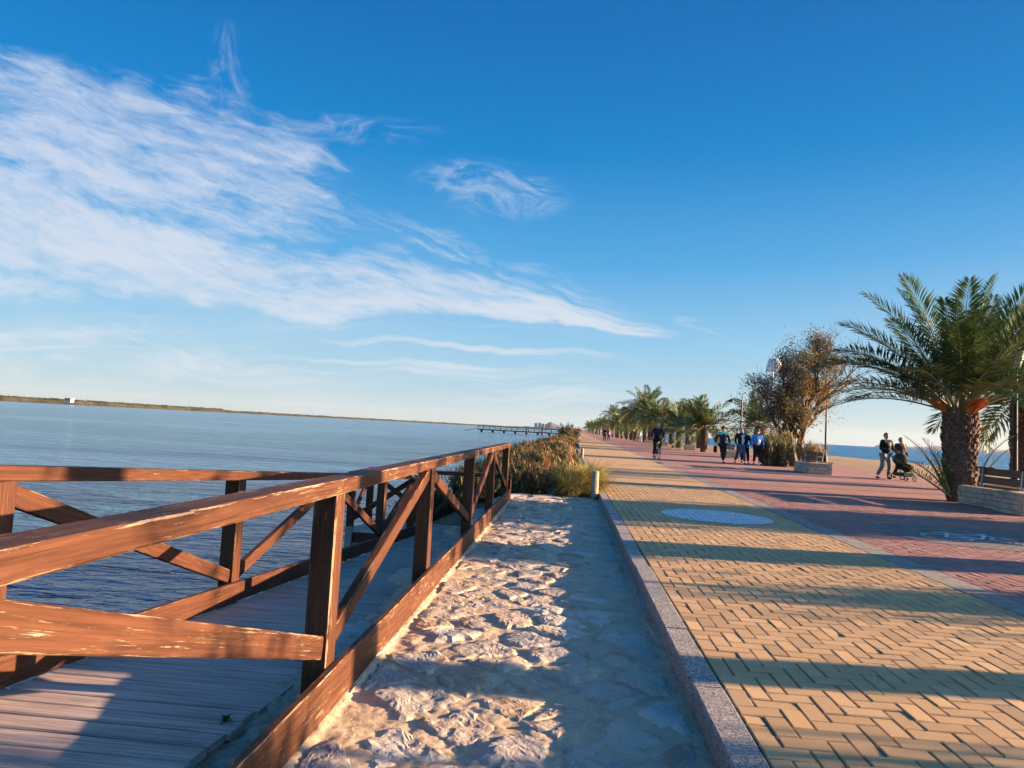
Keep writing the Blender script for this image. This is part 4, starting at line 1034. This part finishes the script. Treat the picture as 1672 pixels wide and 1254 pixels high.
shrub('shrub', 10.0, 2.85, 0, .5, .5, 2.3, 13000, 89, ['shrub_green', 'shrub_olive', 'shrub_green'], .3, 'tall dense shrub added out of view at the lower right to shade the plank ramp', 'shrub', None, .16)  # unseen, added to keep the low sun off the near planks
shrub('shrub', 12.2, 12.1, 0, 1.35, 1.75, 3.0, 15000, 87, ['shrub_green', 'shrub_olive', 'shrub_green'], .3, 'broad dense shrub added out of view around the low palm to thicken its shadow', 'shrub', None, .18)  # unseen, added to fill out the low palm's shadow band
shrub('shrub', 10.2, 6.5, 0, .6, .38, 1.5, 9000, 88, ['shrub_green', 'shrub_olive', 'shrub_green'], .3, 'rounded shrub added out of view between two palms to shade the paving', 'shrub', None, .1)  # unseen, added for the short shadow that stops before the kerb
# white sail-like canopy rising behind the tree
t = empty('sail_canopy', (20.2, 70, 0), 0, 'white curved canopy top rising behind the brown tree', 'canopy')
mb = MB(); mb.tube([(0, 0, 0), (0, 0, 8.4)], [.12, .07], 8); mb.build('mast', 'white', t)
mb = MB(); V = []
for j in range(7):
    for i in range(9):
        a = lerp(-1.25, 1.25, i/8); zz_ = 8.1+1.35*(j/6)**.8; w_ = lerp(.85, .62, j/6); V.append((math.sin(a)*w_+.10*j/6, -math.cos(a)*w_*.8, zz_))
sc = npmesh('sail', V, grid_faces(9, 7), 'white', t, smooth=True); so = sc.modifiers.new('s', 'SOLIDIFY'); so.thickness = .05

# ------------------------------------------------------------------ far shore, jetty, town and hills
V = []; ns = 160; 
shoreL = [(-1100, 500), (-779, 874), (-1300, 1900), (-1600, 3600)]
def far_strip(name, pts, hfun, depth, mat, n=220, seed=0):
    P = [Vector((*p, 0)) for p in pts]; segL = [(b-a).length for a, b in zip(P, P[1:])]; tot = sum(segL); V = []
    for i in range(n):
        s = tot*i/(n-1); k = 0
        while k < len(segL)-1 and s > segL[k]: s -= segL[k]; k += 1
        p = P[k].lerp(P[k+1], s/segL[k]); dd = p.normalized()
        h = hfun(i/(n-1), p); wob = 8*noise.noise(Vector((i*.13, seed, 0)))
        for q, hz in ((-6, -2.0), (0+wob, -.9), (6+wob, h*.35), (14+wob, h*.9), (depth*.4, h), (depth*.8, h*.9), (depth, -2)):
            V.append((p.x+dd.x*q, p.y+dd.y*q, hz+(.28*h*noise.noise(Vector((i*.7, q*.2, 3.))) if hz > 0 else 0)))
    return tag(npmesh(name, V, grid_faces(7, n), mat, smooth=True), kind='structure')
far_strip('far_shore', [(-1500, 620), (-1050, 740), (-830, 930), (-800, 1180), (-790, 1500)], lambda t, p: 6.6+1.6*noise.noise(Vector((t*30, 0, 0))), 120, 'far_land', 260, 1)
far_strip('salt_pan_bank', [(-820, 1250), (-720, 1750), (-560, 2300), (-330, 2700), (-90, 2900), (60, 2950)], lambda t, p: 4.6+1.5*noise.noise(Vector((t*40, 2, 0))), 160, 'far_land', 260, 2)
# scrub on the far shore
r = np.random.default_rng(31); n = 15000; tt = r.random(n)
A_ = np.array([(-1500, 620), (-1050, 740), (-830, 930), (-800, 1180), (-790, 1500)], float); kk = np.minimum((tt*4).astype(int), 3); fr_ = tt*4-kk
p_ = A_[kk]*(1-fr_)[:, None]+A_[kk+1]*fr_[:, None]; dd_ = p_/np.linalg.norm(p_, axis=1)[:, None]; p_ = p_+dd_*r.uniform(12, 80, n)[:, None]
rs = r.uniform(.6, 2.0, n); bz = r.uniform(1.2, 7.2, n); vv = []
for k in range(3):
    off = r.normal(0, 1, (n, 3))*rs[:, None]*np.array([1, 1, .55]); vv.append(np.column_stack([p_, bz])+off)
o = npmesh('far_scrub', np.stack(vv, 1).reshape(-1, 3), np.arange(n*3).reshape(-1, 3), 'shrub_green'); tag(o, 'low scrub covering the far shore of the lagoon', 'scrub', kind='stuff')
def far_building(x, y, z, w_, d_, h, label, name='far_building', floors=3, cols=4):
    t = empty(name, (x, y, z), 0, label, 'building'); mb = MB(); mb.box(-w_/2, w_/2, 0, d_, -2, h); mb.build('wall', 'limewash', t)
    mb = MB(); mb.box(-w_/2-.4, w_/2+.4, -.4, d_+.4, h+.003, h+.5); mb.build('roof', 'concrete', t)
    if floors:
        for i in range(floors):
            for j in range(cols):
                m = MB(); cx, cz = -w_/2+(j+.5)*w_/cols, (i+.5)*h/floors; m.box(cx-w_/cols*.28, cx+w_/cols*.28, -.12, -.003, cz-h/floors*.3, cz+h/floors*.25); m.build('window', 'dark_metal', t)
    return t
far_building(-705, 905, 4.2, 9, 7, 3.6, 'small white house alone on the far left shore', 'white_house', 1, 3)
for k, (x, w_, h, lab) in enumerate([(150, 16, 31, 'leftmost of the pale tower blocks on the horizon before the grey hill'), (171, 16, 34, 'middle pale tower block, tallest on the horizon before the grey hill'), (191, 17, 30, 'rightmost pale tower block on the horizon before the grey hill')]):
    far_building(x-330-5, 3900, 0, w_, 14, h, lab, 'tower_block', 7, 4)
def hill(name, cx, cy, w_, h, seed, peaks, kind='structure'):
    V = []; nxh, nyh = 90, 12; dirv = Vector((cx, cy, 0)).normalized(); sd = Vector((dirv.y, -dirv.x, 0))
    for j in range(nyh):
        for i in range(nxh):
            a = i/(nxh-1)*2-1; b = j/(nyh-1)*2-1; e = 0
            for (pc, pw, ph_) in peaks: e = max(e, ph_*max(0, 1-abs((a-pc)/pw))**1.15)
            e *= max(0, 1-b*b); e *= 1+.30*noise.fractal(Vector((a*9+seed, b*2, 0)), .7, 2, 4)
            p = Vector((cx, cy, 0))+sd*a*w_+dirv*b*w_*.25; V.append((p.x, p.y, -20+h*e+(20 if e > .02 else 0)))
    return tag(npmesh(name, V, grid_faces(nxh, nyh), 'hill', smooth=True), kind=kind)
hill('far_hills', 9700, 13200, 3600, 215, 3, [(-.98, .35, .35), (-.70, .3, .42), (-.52, .3, .52), (-.35, .3, .45), (-.05, .3, .40), (.08, .25, .62), (.22, .30, 1.0), (.42, .3, .5), (.75, .35, .45), (.95, .3, .4)])
hill('near_horizon_hill', -330, 9800, 900, 100, 5, [(-.3, .5, .25), (.1, .32, .95), (.5, .5, .2)])
# far jetty over the lagoon with its railings
jt = empty('far_jetty', (-20, 250, -1.1), 0, 'long dark timber jetty on piles reaching into the lagoon far beyond the railing', 'jetty')
jl = -jt.location
def jpart(nm, fn, mat='painted_wood'):
    mb = MB(); fn(mb); o = mb.build(nm, mat, jt); o.location = jl; return o
jx0, jx1, jy = -33.5, -2.0, 252.
jpart('deck', lambda m: m.box(jx0, jx1, jy, jy+2.2, -.45, -.05)); jpart('handrail', lambda m: m.box(jx0, jx1, jy, jy+.12, .95, 1.17)); jpart('handrail', lambda m: m.box(jx0, jx1, jy+2.1, jy+2.2, .98, 1.12)); jpart('middle_rail', lambda m: m.box(jx0, jx1, jy, jy+.1, .42, .54))
x = jx0
while x < jx1: jpart('rail_post', lambda m: m.box(x, x+.2, jy-.02, jy+.12, -.05, .95)); x += 2.1
x = jx0+1
while x < jx1: jpart('pile', lambda m: m.box(x, x+.8, jy+.3, jy+.9, -2.6, -.46)); x += 4.2
jpart('side_stair', lambda m: m.beam((jx0-5, jy+1, -1.0), (jx0, jy+1, .2), .8, .15))
t = empty('mooring_pole', (-15.1, 249, -1.1), 0, 'rust red pole standing in the water before the far jetty', 'pole'); mb = MB(); mb.box(-.25, .25, -.2, .2, -1, 2.9); mb.build('shaft', 'rust', t)
t = empty('mooring_pole', (-9.2, 243, -1.1), 0, 'thin dark pole standing in the water before the far jetty, nearer the bank', 'pole'); mb = MB(); mb.box(-.2, .2, -.2, .2, -1, 2.6); mb.build('shaft', 'dark_metal', t)
# ------------------------------------------------------------------ the sea air
mb = MB(); mb.box(-17000, 17500, -8000, 17500, -3.6, 330); hz_ = mb.build('haze', []); hz_['kind'] = 'stuff'
hm = bpy.data.materials.new('haze'); hm.use_nodes = True; hm.node_tree.nodes.clear(); g = N(hm.node_tree)
pv = g.n('ShaderNodeVolumePrincipled'); pv.inputs['Color'].default_value = (.86, .92, 1, 1); pv.inputs['Density'].default_value = 1.0e-5; pv.inputs['Anisotropy'].default_value = .2
g.t.links.new(pv.outputs[0], g.n('ShaderNodeOutputMaterial').inputs['Volume']); hz_.data.materials.append(hm)
# ------------------------------------------------------------------ people
def cloth(name, c, rough=.85, namp=.12): MT[name] = simple(name, c, rough, nscale=18, namp=namp, spec=.2)
cloth('skin', (.42, .24, .17), .55, .05); cloth('black_cloth', (.012, .012, .014)); cloth('navy_cloth', (.014, .02, .05)); cloth('denim', (.05, .08, .15)); cloth('grey_denim', (.13, .15, .19))
cloth('blue_cloth', (.06, .24, .62)); cloth('teal_cloth', (.12, .45, .42)); cloth('white_cloth', (.7, .72, .74)); cloth('scarf_cloth', (.38, .33, .27)); cloth('olive_cloth', (.035, .04, .04)); cloth('hair_dark', (.02, .014, .01)); cloth('hair_fair', (.20, .12, .07)); cloth('hair_grey', (.32, .31, .30)); cloth('straw', (.10, .085, .07)); cloth('shoe', (.02, .02, .022)); cloth('red_cloth', (.38, .06, .05)); cloth('light_blue_cloth', (.25, .5, .62)); cloth('tyre', (.012, .012, .012)); cloth('green_cloth', (.01, .06, .045)); cloth('brown_cloth', (.12, .07, .05))
def skinmesh(chains, sub=1, root=0):
    """chains: lists of (x, y, z, r); chains share a vertex when the coordinates are equal"""
    vs, es, rs, ix = [], [], [], {}
    for ch in chains:
        pv = None
        for (x, y, z, r_) in ch:
            k = (round(x, 4), round(y, 4), round(z, 4))
            if k not in ix: ix[k] = len(vs); vs.append((x, y, z)); rs.append(r_)
            if pv is not None and pv != ix[k]: es.append((pv, ix[k]))
            pv = ix[k]
    me = bpy.data.meshes.new('tmp'); me.from_pydata(vs, es, []); o = bpy.data.objects.new('tmp', me); C.collection.objects.link(o)
    m = o.modifiers.new('s', 'SKIN'); m.use_smooth_shade = True
    sv = me.skin_vertices[0].data
    for i, q in enumerate(rs): sv[i].radius = (q, q) if not isinstance(q, tuple) else q
    sv[root].use_root = True
    if sub: s = o.modifiers.new('u', 'SUBSURF'); s.levels = sub; s.render_levels = sub
    return o
def bake(o, vox=0):
    if vox: r_ = o.modifiers.new('r', 'REMESH'); r_.mode = 'VOXEL'; r_.voxel_size = vox; r_.use_smooth_shade = True
    dg = bpy.context.evaluated_depsgraph_get(); dg.update(); me = bpy.data.meshes.new_from_object(o.evaluated_get(dg)); bpy.data.objects.remove(o); return me
def join_meshes(a, mb):
    """add an MB's faces to mesh a"""
    bm = bmesh.new(); bm.from_mesh(a); b = [bm.verts.new(v) for v in mb.v]
    for f in mb.f:
        try: bm.faces.new([b[i] for i in f])
        except ValueError: pass
    bm.to_mesh(a); bm.free(); return a
def ellipsoid(mb, c, rx, ry, rz, n=14, m=10, fz=None):
    rings = []
    for j in range(1, m):
        ph = math.pi*j/m; rings.append(mb.add([fz((c[0]+rx*math.sin(ph)*math.cos(2*math.pi*i/n), c[1]+ry*math.sin(ph)*math.sin(2*math.pi*i/n), c[2]+rz*math.cos(ph))) if fz else (c[0]+rx*math.sin(ph)*math.cos(2*math.pi*i/n), c[1]+ry*math.sin(ph)*math.sin(2*math.pi*i/n), c[2]+rz*math.cos(ph)) for i in range(n)]))
    t = mb.add([(c[0], c[1], c[2]+rz)]); b = mb.add([(c[0], c[1], c[2]-rz)])
    for i in range(n):
        j = (i+1) % n; mb.face([t, rings[0]+i, rings[0]+j]); mb.face([b, rings[-1]+j, rings[-1]+i])
        for a, e in zip(rings, rings[1:]): mb.face([a+i, e+i, e+j, a+j])
def meshobj(name, me, mat, parent, smooth=True):
    me.materials.clear(); me.materials.append(MT[mat]); me.name = name
    if smooth: me.polygons.foreach_set('use_smooth', [True]*len(me.polygons))
    return link(name, me, parent)
def person(x, y, face, H, label, top, legs, hair='hair_dark', hat=None, pose=None, z=0, coat=0., skirt=None, yoke=None, scarf=False, logo=False, front=None, group=None, bulk=1., bag=None, vox=.009):
    """built facing -Y; face turns it about Z"""
    t = empty('person', (x, y, z), face, label, 'person', group); s = H/1.75; t.scale = (s, s, s)
    P = dict(el=(.27, .06, 1.16), wl=(.27, -.10, .93), er=(-.27, -.02, 1.16), wr=(-.26, -.16, .96), kl=(.10, -.16, .50), al=(.11, -.24, .09), kr=(-.10, .02, .49), ar=(-.11, .25, .13), pel=(0, 0, .93), chest=(0, -.01, 1.33), head=(0, -.03, 1.60), toe=-1)
    P.update(pose or {})
    px, py, pz = P['pel']; cx, cy, cz = P['chest']; hx, hy, hz = P['head']; b = bulk
    pel = (px, py, pz, .135*b); sp = (lerp(px, cx, .5), lerp(py, cy, .5), lerp(pz, cz, .5), .125*b); ch = (cx, cy, cz, .145*b); nb = (lerp(cx, hx, .45), lerp(cy, hy, .45), lerp(cz, hz, .52), .06); nk = (lerp(cx, hx, .75), lerp(cy, hy, .7), lerp(cz, hz, .8), .052)
    sh = {k: (cx+sg*.175*b, cy, cz+.09, .062) for k, sg in (('l', 1), ('r', -1))}
    chains = [[pel, sp, ch, nb, nk]]
    def hand(w, e):
        w = Vector(w); d = (w-Vector(e)).normalized(); s_ = d.orthogonal().normalized(); out = []
        pm = w+d*.06; out.append([(*w, .026), (*pm, .036)])
        return out, w, d, s_, pm
    hands = []
    for k, sg in (('l', 1), ('r', -1)):
        e, w_ = P['e'+k], P['w'+k]
        chains.append([ch, sh[k], (*e, .042), (*w_, .027)]); hh, w, d, s_, pm = hand(w_, e); chains += [[(*w_, .027), (*pm, .034)]]; hands.append((pm, d, s_, sg))
        hp_ = (px+sg*.095, py, pz-.06, .10*b); kn = P['k'+k]; an = P['a'+k]
        chains.append([pel, hp_, (*kn, .062), (*an, .042), (an[0], an[1]-.10, an[2]-.045, .034)])
    body = skinmesh(chains, 1); me = bake(body)
    mb = MB()
    def facef(v):
        X, Y, Z = v; q = (Z-hz)/.115; 
        if Y < hy: 
            Y = hy+(Y-hy)*(1-.12*max(0, -q)); dn = math.exp(-((X-hx)/.016)**2-((Z-(hz-.012))/.026)**2); Y -= .026*dn
            ey = math.exp(-((abs(X-hx)-.032)/.018)**2-((Z-(hz+.012))/.014)**2); Y += .010*ey
        X = hx+(X-hx)*(1-.18*max(0, -q)); return (X, Y, Z)
    ellipsoid(mb, (hx, hy, hz), .076, .096, .118, 22, 18, facef)
    for sg in (-1, 1): ellipsoid(mb, (hx+sg*.077, hy+.01, hz-.005), .012, .020, .030, 8, 6)
    for pm, d, s_, sg in hands:      # four fingers and a thumb, curled a little
        q = d.cross(s_)
        for f in range(4):
            b0 = pm+s_*(f-1.5)*.017; L = (.062, .072, .068, .052)[f]; mb.tube([b0-d*.01, b0+d*L*.55, b0+d*L*.85+q*L*.35*sg], [.010, .009, .0075], 6)
        b0 = pm-d*.03-s_*.026; mb.tube([b0, b0-s_*.022+d*.022, b0-s_*.026+d*.048], [.011, .010, .008], 6)
    me = join_meshes(me, mb)
    o = bpy.data.objects.new('tmp', me); C.collection.objects.link(o); me2 = bake(o, vox); meshobj('body', me2, 'skin', t)
    for sg in (-1, 1): m = MB(); ellipsoid(m, (hx+sg*.032, hy-.079, hz+.012), .011, .007, .008, 8, 6); m.build('eye', 'hair_dark', t)
    m = MB(); m.tube([(hx-.024, hy-.088, hz-.058), (hx, hy-.095, hz-.060), (hx+.024, hy-.088, hz-.058)], [.003, .0055, .003], 5); m.build('mouth', 'red_cloth' if False else 'brown_cloth', t)
    # clothes: one shell for the legs, one for the trunk and sleeves
    g_ = .014
    ch2 = []
    for k, sg in (('l', 1), ('r', -1)):
        hp_ = (px+sg*.095, py, pz-.06, .112*b); kn = P['k'+k]; an = P['a'+k]
        ch2.append([(px, py, pz, .136*b), hp_, (*kn, .080), (lerp(kn[0], an[0], .93), lerp(kn[1], an[1], .93), lerp(kn[2], an[2], .93), .062)])
    meshobj('trousers', bake(skinmesh(ch2, 1)), legs, t)
    lo = (lerp(px, cx, .05), lerp(py, cy, .05), pz-.02-coat, (.160+.03*(coat > 0))*b)
    ch3 = [[(cx, cy, cz, .168*b), (sp[0], sp[1], sp[2], .150*b), lo], [(cx, cy, cz, .168*b), (nb[0], nb[1], nb[2]-.03, .085)]]
    for k, sg in (('l', 1), ('r', -1)):
        e, w_ = P['e'+k], P['w'+k]
        ch3.append([(cx, cy, cz, .168*b), (cx+sg*.18*b, cy, cz+.085, .080), (*e, .060), (lerp(e[0], w_[0], .93), lerp(e[1], w_[1], .93), lerp(e[2], w_[2], .93), .046)])
    jk = bake(skinmesh(ch3, 1)); o = meshobj('jacket', jk, top, t)
    if yoke:
        me_ = o.data; me_.materials.append(MT[yoke]); 
        mi = [1 if (p.center.z > cz+.02 and abs(p.center.x-cx) < .26) else 0 for p in me_.polygons]; me_.polygons.foreach_set('material_index', mi)
    if front:
        me_ = o.data; me_.materials.append(MT[front]); k_ = len(me_.materials)-1
        for p in me_.polygons:
            if p.normal.y < -.2 and -.02 < p.center.x-cx < .13 and p.center.z < cz+.06 and p.center.z > pz-.05 and abs(p.center.x-cx) < .14: p.material_index = k_
    if logo:
        m = MB(); ellipsoid(m, (cx+.02, cy-.150*b, cz-.02), .055, .016, .06, 14, 8); m.build('chest_emblem', 'white_cloth', t)
        m = MB(); ellipsoid(m, (cx+.02, cy-.166*b, cz-.02), .026, .006, .03, 10, 6); m.build('emblem_centre', 'black_cloth', t)
    for k in 'lr':
        an = P['a'+k]; m = skinmesh([[(an[0], an[1]+.035, an[2]-.03, .047), (an[0], an[1]-.05, an[2]-.045, .047), (an[0], an[1]-.15, an[2]-.055, .036)]], 1); meshobj('shoe', bake(m), 'shoe', t)
    def hairf(v):
        X, Y, Z = v; return (X, max(Y, hy+.012) if Z < hz+.062 else Y, max(Z, hz-.075))
    m = MB(); ellipsoid(m, (hx, hy+.012, hz+.028), .086, .100, .108, 18, 12, hairf); m.build('hair', hair, t, smooth=True)
    if hat == 'cap':
        m = MB(); ellipsoid(m, (hx, hy+.004, hz+.055), .092, .108, .095, 18, 10, lambda v: (v[0], v[1], max(v[2], hz+.045))); m.beam((hx, hy-.06, hz+.055), (hx, hy-.17, hz+.040), .13, .014); m.build('cap', 'black_cloth', t, smooth=True)
    if hat == 'brim':
        m = MB(); m.tube([(hx, hy, hz+.045), (hx, hy, hz+.055), (hx, hy, hz+.056), (hx, hy, hz+.13), (hx, hy, hz+.15)], [.19, .185, .10, .092, .05], 20); m.build('hat', 'straw', t)
    if scarf:
        m = skinmesh([[(cx-.10, cy-.06, cz+.15, .055), (cx, cy-.12, cz+.13, .06), (cx+.10, cy-.06, cz+.15, .055), (cx, cy+.07, cz+.17, .05)], [(cx, cy-.12, cz+.13, .06), (cx+.09, cy-.16, cz-.05, .045), (cx+.11, cy-.17, cz-.22, .035)]], 1); meshobj('scarf', bake(m), 'scarf_cloth', t)
    if bag:
        sg = bag; m = MB(); w_ = P['wl' if sg > 0 else 'wr']; m.beam((w_[0], w_[1]-.02, w_[2]-.42), (w_[0], w_[1]-.02, w_[2]-.12), .10, .26, up=(0, 1, 0), ch=.02); m.build('bag', 'black_cloth', t)
    return t
GW = 'walkers strolling along the promenade'
person(12.25, 27.5, R(14), 1.80, 'man in a black sweater with round white chest emblem and grey jeans, pushing a pushchair', 'black_cloth', 'grey_denim', pose=dict(el=(.27, -.05, 1.12), wl=(.24, -.30, 1.05), er=(-.25, -.05, 1.12), wr=(-.02, -.32, 1.05), kl=(.11, -.10, .50), al=(.13, .02, .10), kr=(-.16, -.06, .50), ar=(-.26, .12, .10), chest=(0, -.04, 1.33)), logo=True, group=GW)
person(12.98, 27.9, R(8), 1.66, 'woman in a dark coat and pale scarf walking beside the pushchair', 'olive_cloth', 'black_cloth', 'hair_fair', coat=.14, scarf=True, group=GW, pose=dict(el=(.28, .03, 1.15), wl=(.33, .02, .90), er=(-.26, -.05, 1.14), wr=(-.20, -.27, 1.04)))
person(7.60, 34.3, R(6), 1.83, 'walker in cap and navy jacket with pale teal shoulders, carrying a bag', 'navy_cloth', 'black_cloth', hat='cap', yoke='teal_cloth', group=GW, bag=-1, pose=dict(kl=(.08, -.06, .50), al=(.05, .05, .10), kr=(-.06, -.14, .52), ar=(-.02, -.24, .10), el=(.30, .04, 1.16), wl=(.34, .0, .93), er=(-.31, .02, 1.16), wr=(-.36, -.02, .92)))
person(8.52, 34.5, R(0), 1.80, 'man in open black jacket and blue jeans, second of the walking group', 'black_cloth', 'denim', 'hair_fair', group=GW, front='light_blue_cloth', bulk=1.12, pose=dict(kl=(.12, -.2, .52), al=(.13, -.25, .1), kr=(-.13, .04, .5), ar=(-.2, .28, .14)))
person(8.98, 35.5, R(0), 1.74, 'walker all in black, half hidden between the man in jeans and the one in blue', 'black_cloth', 'black_cloth', 'hair_grey', group=GW)
person(9.28, 34.4, R(-8), 1.78, 'walker in a bright blue and white top, dark trousers and brimmed hat', 'blue_cloth', 'black_cloth', hat='brim', front='white_cloth', group=GW, bulk=1.08, pose=dict(kl=(.13, -.12, .51), al=(.17, -.2, .1), kr=(-.10, 0, .5), ar=(-.12, .18, .12)))
person(9.95, 36.0, R(-10), 1.72, 'walker in white, mostly hidden behind the one in the blue top and hat', 'white_cloth', 'scarf_cloth', 'hair_grey', group=GW)
person(4.60, 86, R(0), 1.78, 'distant walker in black beside a companion in a reddish top', 'black_cloth', 'black_cloth', group=GW, vox=.02)
person(5.15, 86.5, R(0), 1.70, 'distant walker in a reddish top and blue jeans, right of the one in black', 'red_cloth', 'denim', 'hair_fair', group=GW, front='white_cloth', vox=.02)
person(10.3, 99, R(20), 1.72, 'small distant figure in a light teal top among the far palm trunks', 'light_blue_cloth', 'scarf_cloth', group=GW, vox=.02)
person(11.7, 76.5, R(20), 1.72, 'figure in pale blue and white just right of the near cyclist', 'light_blue_cloth', 'white_cloth', group=GW, vox=.02)
# pushchair
t = empty('pushchair', (12.62, 26.95, 0), R(12), 'dark pushchair with hood and green basket pushed by the couple', 'pushchair')
def part(nm, mat, fn, smooth=False): m = MB(); fn(m); return m.build(nm, mat, t, smooth=smooth)
for sx in (-.22, .22):
    part('frame', 'dark_metal', lambda m: m.tube([(sx*.9, .38, 1.02), (sx, .10, .62), (sx, -.42, .16)], .014, 6)); part('frame', 'dark_metal', lambda m: m.tube([(sx, -.08, .60), (sx, .34, .14)], .014, 6))
part('handle', 'dark_metal', lambda m: m.tube([(-.2, .38, 1.02), (0, .42, 1.05), (.2, .38, 1.02)], .018, 6))
for (sx, yy_, rw) in ((-.26, .34, .14), (.26, .34, .14), (-.17, -.44, .10), (.17, -.44, .10)):
    def wh(m):
        n = 16; P = [(sx, yy_+rw*.86*math.cos(2*math.pi*k/n), rw+rw*.86*math.sin(2*math.pi*k/n)) for k in range(n+1)]; m.tube(P, rw*.14, 6)
    wo = part('wheel', 'tyre', wh); hb = MB(); hb.tube([(sx-.02, yy_, rw), (sx+.02, yy_, rw)], .03, 8); hb.build('hub', 'steel', wo)
mm = skinmesh([[(0, .12, .62, (.20, .12)), (0, .02, .50, (.21, .11)), (0, -.20, .46, (.20, .10)), (0, -.42, .36, (.18, .07))]], 1); meshobj('seat', bake(mm), 'black_cloth', t)
part('hood', 'olive_cloth', lambda m: ellipsoid(m, (0, .10, .78), .23, .30, .26, 16, 12, lambda v: (v[0], max(v[1], -.16), max(v[2], .60+.25*(v[1]-.1)))), True)
part('footmuff', 'black_cloth', lambda m: ellipsoid(m, (0, -.24, .52), .19, .27, .13, 14, 10), True)
part('basket', 'green_cloth', lambda m: m.beam((0, -.34, .24), (0, .22, .24), .36, .14, ch=.04))
# bicycles, built heading -Y
def bicycle(x, y, face, label):
    t = empty('bicycle', (x, y, 0), face, label, 'bicycle', 'bicycles ridden on the promenade')
    def part(nm, mat, fn, par=None): m = MB(); fn(m); return m.build(nm, mat, par or t)
    for yy_ in (-.53, .52):
        n = 28
        wo = part('wheel', 'steel', lambda m: m.tube([(0, yy_+.315*math.cos(2*math.pi*k/n), .345+.315*math.sin(2*math.pi*k/n)) for k in range(n+1)], .010, 5))
        part('tyre', 'tyre', lambda m: m.tube([(0, yy_+.335*math.cos(2*math.pi*k/n), .345+.335*math.sin(2*math.pi*k/n)) for k in range(n+1)], .019, 6), wo)
        def spk(m):
            for k in range(14):
                a = 2*math.pi*k/14; m.tube([(0.015*(-1)**k, yy_, .345), (0, yy_+.31*math.cos(a), .345+.31*math.sin(a))], .0022, 3)
        part('spokes', 'steel', spk, wo); part('hub', 'steel', lambda m: m.tube([(-.05, yy_, .345), (.05, yy_, .345)], .022, 8), wo)
    part('frame', 'dark_metal', lambda m: [m.tube(p, .016, 6) for p in ([(0, -.36, .80), (0, .04, .29)], [(0, -.37, .84), (0, .17, .80)], [(0, .04, .29), (0, .19, .88)], [(.03, .04, .29), (.05, .52, .345)], [(-.03, .04, .29), (-.05, .52, .345)], [(.03, .17, .78), (.05, .52, .345)], [(-.03, .17, .78), (-.05, .52, .345)])] and None)
    part('fork', 'dark_metal', lambda m: [m.tube(p, .013, 6) for p in ([(0, -.34, .92), (0, -.40, .70)], [(0, -.40, .70), (.05, -.42, .66), (.055, -.53, .345)], [(0, -.40, .70), (-.05, -.42, .66), (-.055, -.53, .345)])] and None)
    part('handlebar', 'dark_metal', lambda m: m.tube([(-.29, -.24, 1.03), (-.16, -.34, 1.02), (0, -.35, .98), (.16, -.34, 1.02), (.29, -.24, 1.03)], .014, 6))
    part('saddle', 'black_cloth', lambda m: m.tube([(0, .32, .93), (0, .22, .94), (0, .02, .93)], [.075, .07, .02], 8))
    part('crank', 'steel', lambda m: m.tube([(-.07, .04, .29), (-.09, .04, .13)], .010, 5)); part('crank', 'steel', lambda m: m.tube([(.07, .04, .29), (.09, .04, .45)], .010, 5))
    part('pedal', 'dark_metal', lambda m: m.beam((-.09, .04, .12), (-.19, .04, .12), .08, .025, ch=.004)); part('pedal', 'dark_metal', lambda m: m.beam((.09, .04, .46), (.19, .04, .46), .08, .025, ch=.004))
    part('chain_ring', 'steel', lambda m: m.tube([(.055, .04, .29), (.062, .04, .29)], .09, 14))
    part('headlight', 'white', lambda m: ellipsoid(m, (0, -.44, .86), .035, .03, .035, 8, 6)); part('mudguard', 'dark_metal', lambda m: m.tube([(0, -.53+.375*math.cos(a), .345+.375*math.sin(a)) for a in [R(q) for q in range(20, 150, 13)]], .02, 5))
    return t
RP = dict(pel=(0, .20, 1.03), chest=(0, -.03, 1.40), head=(0, -.12, 1.68), el=(.30, -.12, 1.20), wl=(.27, -.24, 1.08), er=(-.30, -.12, 1.20), wr=(-.27, -.24, 1.08), kl=(.14, -.20, .83), al=(.14, .06, .52), kr=(-.13, -.10, .60), ar=(-.14, .08, .20))
bicycle(4.50, 34.9, R(4), 'dark bicycle ridden towards the camera by the man in navy')
person(4.50, 34.9, R(4), 1.77, 'grey haired cyclist in a navy sweater riding towards the camera', 'navy_cloth', 'black_cloth', 'hair_grey', pose=RP, group='cyclists')
bicycle(1.60, 104, R(28), 'far bicycle near the grass edge of the promenade')
person(1.60, 104, R(28), 1.80, 'far cyclist in a red jacket near the planted edge', 'red_cloth', 'black_cloth', pose=RP, group='cyclists', vox=.02)
